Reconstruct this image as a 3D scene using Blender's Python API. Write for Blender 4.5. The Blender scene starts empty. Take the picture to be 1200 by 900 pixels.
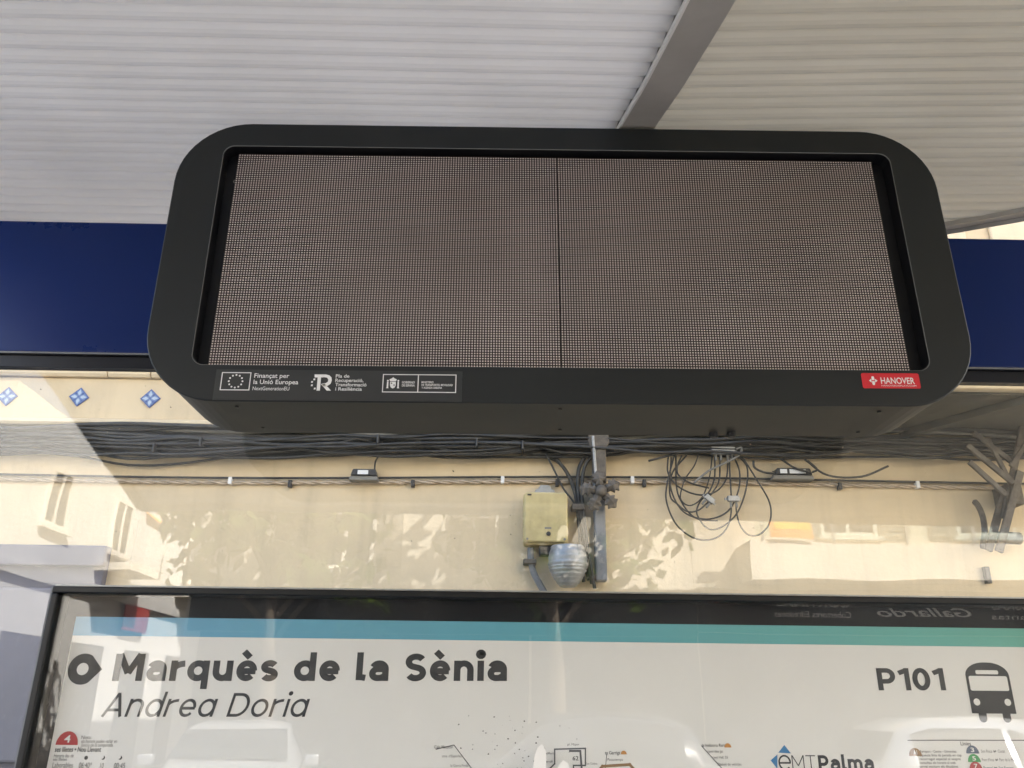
import bpy, bmesh, math, random
from mathutils import Vector, Matrix, noise
R = math.radians
random.seed(7)
S = bpy.context.scene
COL = S.collection

# ------------------------------------------------------------------ camera
F_PX, PITCH, YAW, ROLL, EYE = 960.0, R(21.2), R(0.74), R(0.66), Vector((0, 0, 1.6))
fw = Vector((math.sin(YAW)*math.cos(PITCH), math.cos(YAW)*math.cos(PITCH), math.sin(PITCH)))
r0 = Vector((math.cos(YAW), -math.sin(YAW), 0)); u0 = r0.cross(fw)
rt = r0*math.cos(ROLL) + u0*math.sin(ROLL); up = u0*math.cos(ROLL) - r0*math.sin(ROLL)
cam = bpy.data.cameras.new('camera'); cam.sensor_width = 36.0; cam.lens = 36.0*F_PX/1200
cam.clip_start = 0.02; cam.clip_end = 2000
co = bpy.data.objects.new('camera', cam); COL.objects.link(co)
co.matrix_world = Matrix(((rt.x, up.x, -fw.x, EYE.x), (rt.y, up.y, -fw.y, EYE.y), (rt.z, up.z, -fw.z, EYE.z), (0, 0, 0, 1)))
S.camera = co

# ------------------------------------------------------------------ light
SUN_EL, SUN_AZ = R(48), R(48)            # sun behind the building, to the right
wd = bpy.data.worlds.new('World'); S.world = wd; wd.use_nodes = True
wn = wd.node_tree.nodes; wl = wd.node_tree.links
sky = wn.new('ShaderNodeTexSky'); sky.sky_type = 'NISHITA'; sky.sun_disc = False
sky.sun_elevation = SUN_EL; sky.sun_rotation = SUN_AZ; sky.dust_density = 3.0; sky.air_density = 0.9; sky.ozone_density = 0.4
wn['Background'].inputs['Strength'].default_value = 0.10
wl.new(sky.outputs[0], wn['Background'].inputs[0])
sl = bpy.data.lights.new('sun', 'SUN'); sl.energy = 5.0; sl.angle = R(0.55); sl.color = (1, 0.945, 0.86)
so = bpy.data.objects.new('sun', sl); COL.objects.link(so)
sd = Vector((math.sin(SUN_AZ)*math.cos(SUN_EL), math.cos(SUN_AZ)*math.cos(SUN_EL), math.sin(SUN_EL)))
so.location = sd*40; so.rotation_euler = sd.to_track_quat('Z', 'Y').to_euler()
vs = S.view_settings; vs.view_transform = 'Standard'; vs.look = 'None'; vs.gamma = 1; vs.use_curve_mapping = False
vs.exposure = 3.0
S.cycles.transparent_max_bounces = 24; S.cycles.max_bounces = 10; S.cycles.diffuse_bounces = 5
S.cycles.glossy_bounces = 6; S.cycles.caustics_reflective = False; S.cycles.caustics_refractive = False
S.cycles.sample_clamp_indirect = 6

def ray(x, y): return rt*((x-600)/F_PX) - up*((y-450)/F_PX) + fw
def at(x, y, Y):                          # pixel of the photograph -> point on the upright plane at distance Y
    d = ray(x, y); return EYE + d*(Y/d.y)

# ------------------------------------------------------------------ materials
M = {}
def node(nt, t, **kw):
    n = nt.nodes.new(t)
    for k, v in kw.items():
        if k in n.inputs.keys() if hasattr(n.inputs, 'keys') else False: n.inputs[k].default_value = v
        else: setattr(n, k, v)
    return n
def mat(name, col, rough=0.5, metal=0.0, var=0.0, scale=6.0, bump=0.0, bscale=60.0, spec=0.5, col2=None, stretch=None, dist=0.002, coat=0.0, stain=0.0):
    m = bpy.data.materials.new(name); m.use_nodes = True; nt = m.node_tree; L = nt.links
    b = nt.nodes['Principled BSDF']
    b.inputs['Base Color'].default_value = (*col, 1); b.inputs['Roughness'].default_value = rough
    b.inputs['Metallic'].default_value = metal; b.inputs['Specular IOR Level'].default_value = spec
    b.inputs['Coat Weight'].default_value = coat
    tc = nt.nodes.new('ShaderNodeTexCoord'); mp = nt.nodes.new('ShaderNodeMapping')
    L.new(tc.outputs['Object'], mp.inputs[0])
    if stretch: mp.inputs['Scale'].default_value = stretch
    out = None
    if var > 0 or col2:
        n = node(nt, 'ShaderNodeTexNoise'); n.inputs['Scale'].default_value = scale; n.inputs['Detail'].default_value = 7
        n.inputs['Roughness'].default_value = 0.62
        L.new(mp.outputs[0], n.inputs[0])
        rp = nt.nodes.new('ShaderNodeValToRGB'); rp.color_ramp.elements[0].position = 0.32; rp.color_ramp.elements[1].position = 0.68
        c2 = col2 or tuple(min(1, c*(1+var)) for c in col); c1 = tuple(c*(1-var) for c in col) if not col2 else col
        rp.color_ramp.elements[0].color = (*c1, 1); rp.color_ramp.elements[1].color = (*c2, 1)
        L.new(n.outputs[0], rp.inputs[0]); out = rp.outputs[0]
        mr = nt.nodes.new('ShaderNodeMapRange'); mr.inputs[3].default_value = max(0.02, rough-0.12); mr.inputs[4].default_value = min(1, rough+0.12)
        L.new(n.outputs[0], mr.inputs[0]); L.new(mr.outputs[0], b.inputs['Roughness'])
    if stain > 0:                          # drip marks running down the surface
        mp2 = nt.nodes.new('ShaderNodeMapping'); mp2.inputs['Scale'].default_value = (7, 7, 0.55); L.new(tc.outputs['Object'], mp2.inputs[0])
        n2 = node(nt, 'ShaderNodeTexNoise'); n2.inputs['Scale'].default_value = 1.3; n2.inputs['Detail'].default_value = 8; n2.inputs['Roughness'].default_value = 0.65
        L.new(mp2.outputs[0], n2.inputs[0])
        r2 = nt.nodes.new('ShaderNodeValToRGB'); r2.color_ramp.elements[0].position = 0.5; r2.color_ramp.elements[1].position = 0.78
        r2.color_ramp.elements[0].color = (0, 0, 0, 1); r2.color_ramp.elements[1].color = (stain, stain, stain, 1)
        L.new(n2.outputs[0], r2.inputs[0])
        mx = nt.nodes.new('ShaderNodeMix'); mx.data_type = 'RGBA'; L.new(r2.outputs[0], mx.inputs[0])
        if out: L.new(out, mx.inputs[6])
        else: mx.inputs[6].default_value = (*col, 1)
        mx.inputs[7].default_value = (col[0]*0.42, col[1]*0.42, col[2]*0.45, 1); out = mx.outputs[2]
    if out: L.new(out, b.inputs['Base Color'])
    if bump > 0:
        n3 = node(nt, 'ShaderNodeTexNoise'); n3.inputs['Scale'].default_value = bscale; n3.inputs['Detail'].default_value = 5
        L.new(mp.outputs[0], n3.inputs[0])
        bp = nt.nodes.new('ShaderNodeBump'); bp.inputs['Strength'].default_value = bump; bp.inputs['Distance'].default_value = dist
        L.new(n3.outputs[0], bp.inputs['Height']); L.new(bp.outputs[0], b.inputs['Normal'])
    M[name] = m; return m

mat('stucco', (0.66, 0.53, 0.345), 0.85, var=0.07, scale=1.7, bump=0.35, bscale=45, dist=0.004, stain=0.28)
mat('stucco_trim', (0.70, 0.58, 0.40), 0.8, var=0.09, scale=4, bump=0.3, bscale=60, stain=0.25)
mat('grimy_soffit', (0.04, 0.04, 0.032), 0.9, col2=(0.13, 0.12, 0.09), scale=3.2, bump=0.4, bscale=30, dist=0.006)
mat('tile_blue', (0.05, 0.09, 0.28), 0.2, var=0.2, scale=60)
mat('tile_white', (0.42, 0.50, 0.60), 0.2, var=0.12, scale=70)
mat('tile_sky', (0.13, 0.20, 0.38), 0.2, var=0.15, scale=70)
mat('cable_black', (0.018, 0.018, 0.017), 0.55, col2=(0.06, 0.057, 0.05), scale=9)
mat('cable_grey', (0.20, 0.19, 0.165), 0.6, var=0.2, scale=12)
mat('cable_cream', (0.50, 0.40, 0.29), 0.6, var=0.15, scale=14)
mat('box_plastic', (0.50, 0.405, 0.19), 0.5, var=0.14, scale=14, bump=0.1, stain=0.35)
mat('black_plastic', (0.02, 0.02, 0.021), 0.42, var=0.2, scale=20)
mat('label_white', (0.78, 0.77, 0.74), 0.5)
mat('galvanised', (0.33, 0.33, 0.32), 0.5, metal=0.6, var=0.2, scale=25)
mat('old_iron', (0.055, 0.046, 0.037), 0.8, metal=0.0, col2=(0.17, 0.145, 0.115), scale=22, bump=0.5, bscale=70)
mat('weathered_pipe', (0.17, 0.175, 0.18), 0.6, var=0.2, scale=12)
mat('beam_blue', (0.0018, 0.0175, 0.115), 0.30, var=0.03, scale=3.5, spec=0.25, bump=0.03, bscale=9)
mat('beam_trim', (0.007, 0.008, 0.012), 0.35, spec=0.3, var=0.2, scale=6)
mat('aluminium', (0.47, 0.455, 0.425), 0.5, metal=0.2, var=0.08, scale=10, bump=0.05, bscale=90)
mat('silver_edge', (0.62, 0.61, 0.58), 0.3, metal=0.8)
mat('casing', (0.0105, 0.0125, 0.0125), 0.52, spec=0.4, var=0.22, scale=2.2, bump=0.10, bscale=900, dist=0.0004)
mat('casing_edge', (0.16, 0.16, 0.155), 0.35)
mat('reveal_black', (0.004, 0.004, 0.005), 0.5)
mat('led_mask', (0.033, 0.022, 0.019), 0.6)
mat('led_package', (0.74, 0.645, 0.605), 0.4, var=0.13, scale=3)
mat('sticker_film', (0.024, 0.0255, 0.025), 0.32, spec=0.6)
mat('print_white', (0.82, 0.82, 0.80), 0.5)
mat('sticker_red', (0.62, 0.022, 0.035), 0.4)
mat('screw_dark', (0.006, 0.006, 0.006), 0.5)
mat('poster_paper', (0.81, 0.80, 0.785), 0.55, var=0.02, scale=3)
mat('print_ink', (0.030, 0.032, 0.037), 0.5)
mat('print_grey', (0.10, 0.10, 0.105), 0.5)
mat('print_red', (0.42, 0.035, 0.04), 0.5)
mat('print_blue', (0.05, 0.21, 0.45), 0.5)
mat('print_green', (0.06, 0.33, 0.10), 0.5)
mat('print_brown', (0.27, 0.15, 0.06), 0.5)
mat('print_slate', (0.09, 0.12, 0.18), 0.5)
mat('print_orange', (0.55, 0.25, 0.06), 0.5)
mat('case_black', (0.005, 0.006, 0.007), 0.4, spec=0.3, var=0.1, scale=8)
mat('case_back', (0.003, 0.0045, 0.009), 0.5, spec=0.2)
mat('asphalt', (0.05, 0.05, 0.05), 0.9, var=0.25, scale=3, bump=0.5, bscale=180)
mat('paving', (0.30, 0.28, 0.25), 0.85, var=0.12, scale=3, bump=0.3, bscale=70)
mat('kerb_stone', (0.34, 0.33, 0.31), 0.85, var=0.1, scale=5)
mat('road_paint', (0.72, 0.72, 0.70), 0.7, var=0.1, scale=20)
mat('ground_earth', (0.20, 0.18, 0.15), 0.95, var=0.15, scale=0.3)
mat('white_render', (0.62, 0.615, 0.60), 0.85, var=0.05, scale=0.9, bump=0.2, stain=0.12)
mat('beige_render', (0.66, 0.60, 0.50), 0.85, var=0.06, scale=0.9, bump=0.2, stain=0.15)
mat('yellow_render', (0.62, 0.43, 0.17), 0.85, var=0.05, scale=0.9, bump=0.2, stain=0.15)
mat('balcony_white', (0.74, 0.70, 0.63), 0.8, var=0.05, scale=2)
mat('shutter', (0.30, 0.27, 0.22), 0.6, var=0.1, scale=8)
mat('shutter_green', (0.10, 0.16, 0.12), 0.6, var=0.1, scale=8)
mat('window_dark', (0.03, 0.035, 0.04), 0.08)
mat('shop_dark', (0.012, 0.013, 0.014), 0.25, var=0.2, scale=3)
mat('awning_red', (0.40, 0.04, 0.03), 0.8)
mat('banner_orange', (0.85, 0.34, 0.06), 0.7)
mat('banner_yellow', (0.90, 0.58, 0.02), 0.7)
mat('car_white', (0.75, 0.75, 0.76), 0.25, coat=0.8)
mat('car_silver', (0.42, 0.44, 0.47), 0.28, metal=0.5, coat=0.8)
mat('car_dark', (0.03, 0.035, 0.045), 0.25, coat=0.8)
mat('car_glass', (0.02, 0.025, 0.03), 0.05)
mat('tyre', (0.02, 0.02, 0.02), 0.85)
mat('alloy', (0.5, 0.5, 0.52), 0.3, metal=0.9)
mat('lamp_clear', (0.7, 0.7, 0.72), 0.1)
mat('lamp_red', (0.45, 0.02, 0.02), 0.2)
mat('bark', (0.12, 0.095, 0.07), 0.9, var=0.3, scale=8, bump=0.8, bscale=20, dist=0.02)

def leaf_material():
    m = bpy.data.materials.new('leaf'); m.use_nodes = True; nt = m.node_tree; L = nt.links; nt.nodes.clear()
    o = nt.nodes.new('ShaderNodeOutputMaterial'); d = nt.nodes.new('ShaderNodeBsdfDiffuse'); t = nt.nodes.new('ShaderNodeBsdfTranslucent')
    mx = nt.nodes.new('ShaderNodeMixShader'); mx.inputs[0].default_value = 0.35
    tc = nt.nodes.new('ShaderNodeTexCoord'); n = nt.nodes.new('ShaderNodeTexNoise'); n.inputs['Scale'].default_value = 3
    rp = nt.nodes.new('ShaderNodeValToRGB'); rp.color_ramp.elements[0].color = (0.035, 0.065, 0.016, 1); rp.color_ramp.elements[1].color = (0.10, 0.14, 0.035, 1)
    L.new(tc.outputs['Object'], n.inputs[0]); L.new(n.outputs[0], rp.inputs[0]); L.new(rp.outputs[0], d.inputs[0]); L.new(rp.outputs[0], t.inputs[0])
    L.new(d.outputs[0], mx.inputs[1]); L.new(t.outputs[0], mx.inputs[2]); L.new(mx.outputs[0], o.inputs[0]); M['leaf'] = m
leaf_material()

def roof_material(name, c1, c2, tr):
    m = bpy.data.materials.new(name); m.use_nodes = True; nt = m.node_tree; L = nt.links; nt.nodes.clear()
    o = nt.nodes.new('ShaderNodeOutputMaterial')
    tc = nt.nodes.new('ShaderNodeTexCoord'); n = nt.nodes.new('ShaderNodeTexNoise'); n.inputs['Scale'].default_value = 2.2; n.inputs['Detail'].default_value = 6
    rp = nt.nodes.new('ShaderNodeValToRGB'); rp.color_ramp.elements[0].position = 0.3; rp.color_ramp.elements[1].position = 0.7
    rp.color_ramp.elements[0].color = (*c1, 1); rp.color_ramp.elements[1].color = (*c2, 1)
    L.new(tc.outputs['Object'], n.inputs[0]); L.new(n.outputs[0], rp.inputs[0])
    d = nt.nodes.new('ShaderNodeBsdfDiffuse'); t = nt.nodes.new('ShaderNodeBsdfTranslucent'); g = nt.nodes.new('ShaderNodeBsdfGlossy'); g.inputs['Roughness'].default_value = 0.3
    L.new(rp.outputs[0], d.inputs[0]); L.new(rp.outputs[0], t.inputs[0])
    m1 = nt.nodes.new('ShaderNodeMixShader'); m1.inputs[0].default_value = tr
    L.new(d.outputs[0], m1.inputs[1]); L.new(t.outputs[0], m1.inputs[2])
    fr = nt.nodes.new('ShaderNodeLayerWeight'); fr.inputs['Blend'].default_value = 0.25
    mu = nt.nodes.new('ShaderNodeMath'); mu.operation = 'MULTIPLY'; mu.inputs[1].default_value = 0.45
    L.new(fr.outputs['Facing'], mu.inputs[0])
    m2 = nt.nodes.new('ShaderNodeMixShader'); L.new(mu.outputs[0], m2.inputs[0]); L.new(m1.outputs[0], m2.inputs[1]); L.new(g.outputs[0], m2.inputs[2])
    L.new(m2.outputs[0], o.inputs[0]); M[name] = m
roof_material('roof_sheet', (0.74, 0.715, 0.67), (0.82, 0.795, 0.75), 0.58)
roof_material('roof_sheet_tan', (0.64, 0.60, 0.505), (0.73, 0.69, 0.595), 0.55)  # right-hand sheet, coloured darker and yellower than the left one

def glass_material(name, wob, wscale, tint, dirt):
    m = bpy.data.materials.new(name); m.use_nodes = True; nt = m.node_tree; L = nt.links; nt.nodes.clear()
    o = nt.nodes.new('ShaderNodeOutputMaterial'); t = nt.nodes.new('ShaderNodeBsdfTransparent'); t.inputs[0].default_value = (*tint, 1)
    g = nt.nodes.new('ShaderNodeBsdfGlossy'); g.inputs['Roughness'].default_value = 0.0
    tc = nt.nodes.new('ShaderNodeTexCoord'); n = nt.nodes.new('ShaderNodeTexNoise'); n.inputs['Scale'].default_value = wscale; n.inputs['Detail'].default_value = 1.5
    bp = nt.nodes.new('ShaderNodeBump'); bp.inputs['Strength'].default_value = 1.0; bp.inputs['Distance'].default_value = wob
    L.new(tc.outputs['Object'], n.inputs[0]); L.new(n.outputs[0], bp.inputs['Height']); L.new(bp.outputs[0], g.inputs['Normal'])
    lw = nt.nodes.new('ShaderNodeLayerWeight'); lw.inputs['Blend'].default_value = 0.5
    pw = nt.nodes.new('ShaderNodeMath'); pw.operation = 'POWER'; pw.inputs[1].default_value = 5
    ma = nt.nodes.new('ShaderNodeMath'); ma.operation = 'MULTIPLY_ADD'; ma.inputs[1].default_value = 0.953; ma.inputs[2].default_value = 0.047
    L.new(lw.outputs['Facing'], pw.inputs[0]); L.new(pw.outputs[0], ma.inputs[0])
    mx = nt.nodes.new('ShaderNodeMixShader'); L.new(ma.outputs[0], mx.inputs[0]); L.new(t.outputs[0], mx.inputs[1]); L.new(g.outputs[0], mx.inputs[2])
    d = nt.nodes.new('ShaderNodeBsdfDiffuse'); d.inputs[0].default_value = (0.55, 0.52, 0.47, 1)
    n2 = nt.nodes.new('ShaderNodeTexNoise'); n2.inputs['Scale'].default_value = 5; n2.inputs['Detail'].default_value = 9; n2.inputs['Roughness'].default_value = 0.7
    L.new(tc.outputs['Object'], n2.inputs[0])
    mr = nt.nodes.new('ShaderNodeMapRange'); mr.inputs[1].default_value = 0.4; mr.inputs[2].default_value = 0.8; mr.inputs[3].default_value = dirt*0.3; mr.inputs[4].default_value = dirt*2.2
    L.new(n2.outputs[0], mr.inputs[0])
    m2 = nt.nodes.new('ShaderNodeMixShader'); L.new(mr.outputs[0], m2.inputs[0]); L.new(mx.outputs[0], m2.inputs[1]); L.new(d.outputs[0], m2.inputs[2])
    L.new(m2.outputs[0], o.inputs[0]); M[name] = m
glass_material('pane_glass', 0.0016, 2.6, (0.975, 0.985, 0.975), 0.026)
glass_material('case_glass', 0.0003, 3.0, (0.98, 0.985, 0.98), 0.010)
glass_material('rail_glass', 0.0005, 1.0, (0.9, 0.95, 0.93), 0.02)

def header_material():                     # printed band running from sky blue to sea green
    m = bpy.data.materials.new('header_print'); m.use_nodes = True; nt = m.node_tree; L = nt.links
    b = nt.nodes['Principled BSDF']; b.inputs['Roughness'].default_value = 0.5
    tc = nt.nodes.new('ShaderNodeTexCoord'); sp = nt.nodes.new('ShaderNodeSeparateXYZ'); mr = nt.nodes.new('ShaderNodeMapRange')
    mr.inputs[1].default_value = -0.85; mr.inputs[2].default_value = 1.08
    rp = nt.nodes.new('ShaderNodeValToRGB'); e = rp.color_ramp.elements
    e[0].color = (0.15, 0.38, 0.60, 1); e[1].color = (0.15, 0.46, 0.38, 1)
    k = e.new(0.45); k.color = (0.12, 0.40, 0.51, 1)
    L.new(tc.outputs['Object'], sp.inputs[0]); L.new(sp.outputs[0], mr.inputs[0]); L.new(mr.outputs[0], rp.inputs[0]); L.new(rp.outputs[0], b.inputs['Base Color'])
    M['header_print'] = m
header_material()

# ------------------------------------------------------------------ mesh helpers
class MB:
    def __init__(s): s.v = []; s.f = []; s.m = []; s.mats = []
    def mi(s, mt):
        if mt not in s.mats: s.mats.append(mt)
        return s.mats.index(mt)
    def add(s, vs_, fs, mt):
        o = len(s.v); k = s.mi(mt); s.v += [tuple(p) for p in vs_]
        for f in fs: s.f.append(tuple(i+o for i in f)); s.m.append(k)
        return s
    def box(s, x0, x1, y0, y1, z0, z1, mt):
        v = [(x, y, z) for z in (z0, z1) for y in (y0, y1) for x in (x0, x1)]
        return s.add(v, [(0, 2, 3, 1), (4, 5, 7, 6), (0, 1, 5, 4), (2, 6, 7, 3), (0, 4, 6, 2), (1, 3, 7, 5)], mt)
    def quad(s, p, mt): return s.add(p, [tuple(range(len(p)))], mt)
    def bar(s, a, b, w, h, mt, upv=(0, 1, 0)):     # a straight bar with a rectangular section
        a = Vector(a); b = Vector(b); d = (b-a).normalized(); u = Vector(upv)
        sx = d.cross(u)
        if sx.length < 1e-4: sx = d.cross(Vector((1, 0, 0)))
        sx.normalize(); uy = sx.cross(d).normalized()
        v = []
        for p in (a, b):
            for i, j in ((-1, -1), (1, -1), (1, 1), (-1, 1)): v.append(p + sx*(i*w/2) + uy*(j*h/2))
        return s.add(v, [(0, 3, 2, 1), (4, 5, 6, 7), (0, 1, 5, 4), (1, 2, 6, 5), (2, 3, 7, 6), (3, 0, 4, 7)], mt)
    def tube(s, pts, r, mt, n=7, cap=True):
        pts = [Vector(p) for p in pts]; rs = r if isinstance(r, (list, tuple)) else [r]*len(pts)
        v = []; prev = None
        for i, p in enumerate(pts):
            d = (pts[min(i+1, len(pts)-1)] - pts[max(i-1, 0)]).normalized()
            if prev is None: a = d.cross(Vector((0.12, 0.3, 1))).normalized() if abs(d.z) < 0.9 else d.cross(Vector((1, 0.1, 0))).normalized()
            else: a = (prev - d*prev.dot(d)).normalized()
            prev = a; b = d.cross(a)
            for k in range(n): t = 2*math.pi*k/n; v.append(p + (a*math.cos(t) + b*math.sin(t))*rs[i])
        f = [(i*n+k, i*n+(k+1) % n, (i+1)*n+(k+1) % n, (i+1)*n+k) for i in range(len(pts)-1) for k in range(n)]
        if cap: f += [tuple(range(n))[::-1], tuple((len(pts)-1)*n+k for k in range(n))]
        return s.add(v, f, mt)
    def prism(s, pts, y0, y1, mt):                 # polygon in x,z pushed from y0 to y1
        n = len(pts); v = [(x, y0, z) for x, z in pts] + [(x, y1, z) for x, z in pts]
        f = [tuple(range(n)), tuple(range(n, 2*n))[::-1]] + [(i, n+i, n+(i+1) % n, (i+1) % n) for i in range(n)]
        return s.add(v, f, mt)
    def disc(s, c, r, y, mt, n=20, a0=0, a1=2*math.pi, rz=None):
        rz = rz or r; full = abs(a1-a0-2*math.pi) < 1e-6
        k = n if full else n+1
        p = [(c[0]+r*math.cos(a0+(a1-a0)*i/n), y, c[1]+rz*math.sin(a0+(a1-a0)*i/n)) for i in range(k)]
        return s.add(p, [tuple(range(k))], mt)
    def build(s, name, parent=None, smooth=False, bevel=0.0, loc=None):
        me = bpy.data.meshes.new(name); me.from_pydata([tuple(p) for p in s.v], [], s.f); me.update()
        for mt in s.mats: me.materials.append(M[mt])
        me.polygons.foreach_set('material_index', s.m)
        bm = bmesh.new(); bm.from_mesh(me); bmesh.ops.recalc_face_normals(bm, faces=bm.faces); bm.to_mesh(me); bm.free()
        if smooth: me.polygons.foreach_set('use_smooth', [True]*len(me.polygons))
        o = bpy.data.objects.new(name, me); COL.objects.link(o)
        if parent: o.parent = parent
        if loc: o.location = loc
        if bevel:
            b = o.modifiers.new('bevel', 'BEVEL'); b.width = bevel; b.segments = 2; b.limit_method = 'ANGLE'; b.angle_limit = R(40)
        return o
def tag(o, label, cat, group=None):
    o['label'] = label; o['category'] = cat
    if group: o['group'] = group
    return o
def struct(o): o['kind'] = 'structure'; return o
def empty(name, loc=(0, 0, 0), rz=0, ry=0):
    o = bpy.data.objects.new(name, None); COL.objects.link(o); o.location = loc; o.rotation_euler = (0, ry, rz); o.empty_display_size = 0.1
    return o
def spline(pts, n=6):                      # Catmull-Rom through the points
    P = [Vector(p) for p in pts]; P = [P[0]*2-P[1]] + P + [P[-1]*2-P[-2]]; out = []
    for i in range(1, len(P)-2):
        a, b, c, d = P[i-1:i+3]
        for k in range(n):
            t = k/n; out.append(0.5*((2*b) + (c-a)*t + (2*a-5*b+4*c-d)*t*t + (3*b-a-3*c+d)*t**3))
    out.append(P[-2]); return out
def rrect(x0, x1, z0, z1, r, n=10):
    o = []
    for cx, cz, a in ((x1-r, z1-r, 0), (x0+r, z1-r, 90), (x0+r, z0+r, 180), (x1-r, z0+r, 270)):
        for k in range(n+1): t = R(a+90*k/n); o.append((cx+r*math.cos(t), cz+r*math.sin(t)))
    return o

TEXTS = []
def text(s, x0, x1, zb, cap, y, mt, parent, bold=0.0, shear=0.0, name='lettering', slope=0.0, flip=False):
    TEXTS.append((s, x0, x1, zb, cap, y, mt, parent, bold, shear, name, slope, flip))
def px_text(s, xa, xb, yb, yt, Y, mt, parent, **kw):   # fit between photo columns xa..xb, baseline row yb, capital row yt
    a = at(xa, yb, Y); b = at(xb, yb, Y); c = at(xa, yt, Y)
    text(s, a.x, b.x, a.z, c.z-a.z, Y, mt, parent, slope=(b.z-a.z)/max(1e-6, b.x-a.x), **kw)
def make_texts():
    items = []
    def mk(s, bold, shear):
        cu = bpy.data.curves.new('t', 'FONT'); cu.body = s; cu.size = 1; cu.offset = min(bold, 0.012); cu.shear = shear; cu.resolution_u = 3
        ob = bpy.data.objects.new('t', cu); COL.objects.link(ob); return ob
    hs = {}
    for t in TEXTS:
        items.append(mk(t[0], t[8], t[9]))
        if t[8] not in hs: hs[t[8]] = mk('H', t[8], 0)
    bpy.context.view_layer.update(); dg = bpy.context.evaluated_depsgraph_get()
    def mesh_of(o): return bpy.data.meshes.new_from_object(o.evaluated_get(dg))
    caps = {}
    for k, o in hs.items():
        me = mesh_of(o); caps[k] = max(v.co.y for v in me.vertices) - min(v.co.y for v in me.vertices); bpy.data.meshes.remove(me)
    for t, o in zip(TEXTS, items):
        s, x0, x1, zb, cap, y, mt, par, bold, shear, name, slope, flip = t
        me = mesh_of(o); xs = [v.co.x for v in me.vertices]
        if not xs: continue
        lo, hi = min(xs), max(xs); kx = (x1-x0)/(hi-lo); kz = cap/caps[bold]
        for v in me.vertices:
            X = x0+(v.co.x-lo)*kx; v.co = (X, y, zb+v.co.y*kz+(X-x0)*slope)
        me.materials.clear(); me.materials.append(M[mt]); me.name = name
        for p in me.polygons: p.material_index = 0
        ob = bpy.data.objects.new(name, me); COL.objects.link(ob); ob.parent = par
    for o in items + list(hs.values()):
        cu = o.data; bpy.data.objects.remove(o); bpy.data.curves.remove(cu)

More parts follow.
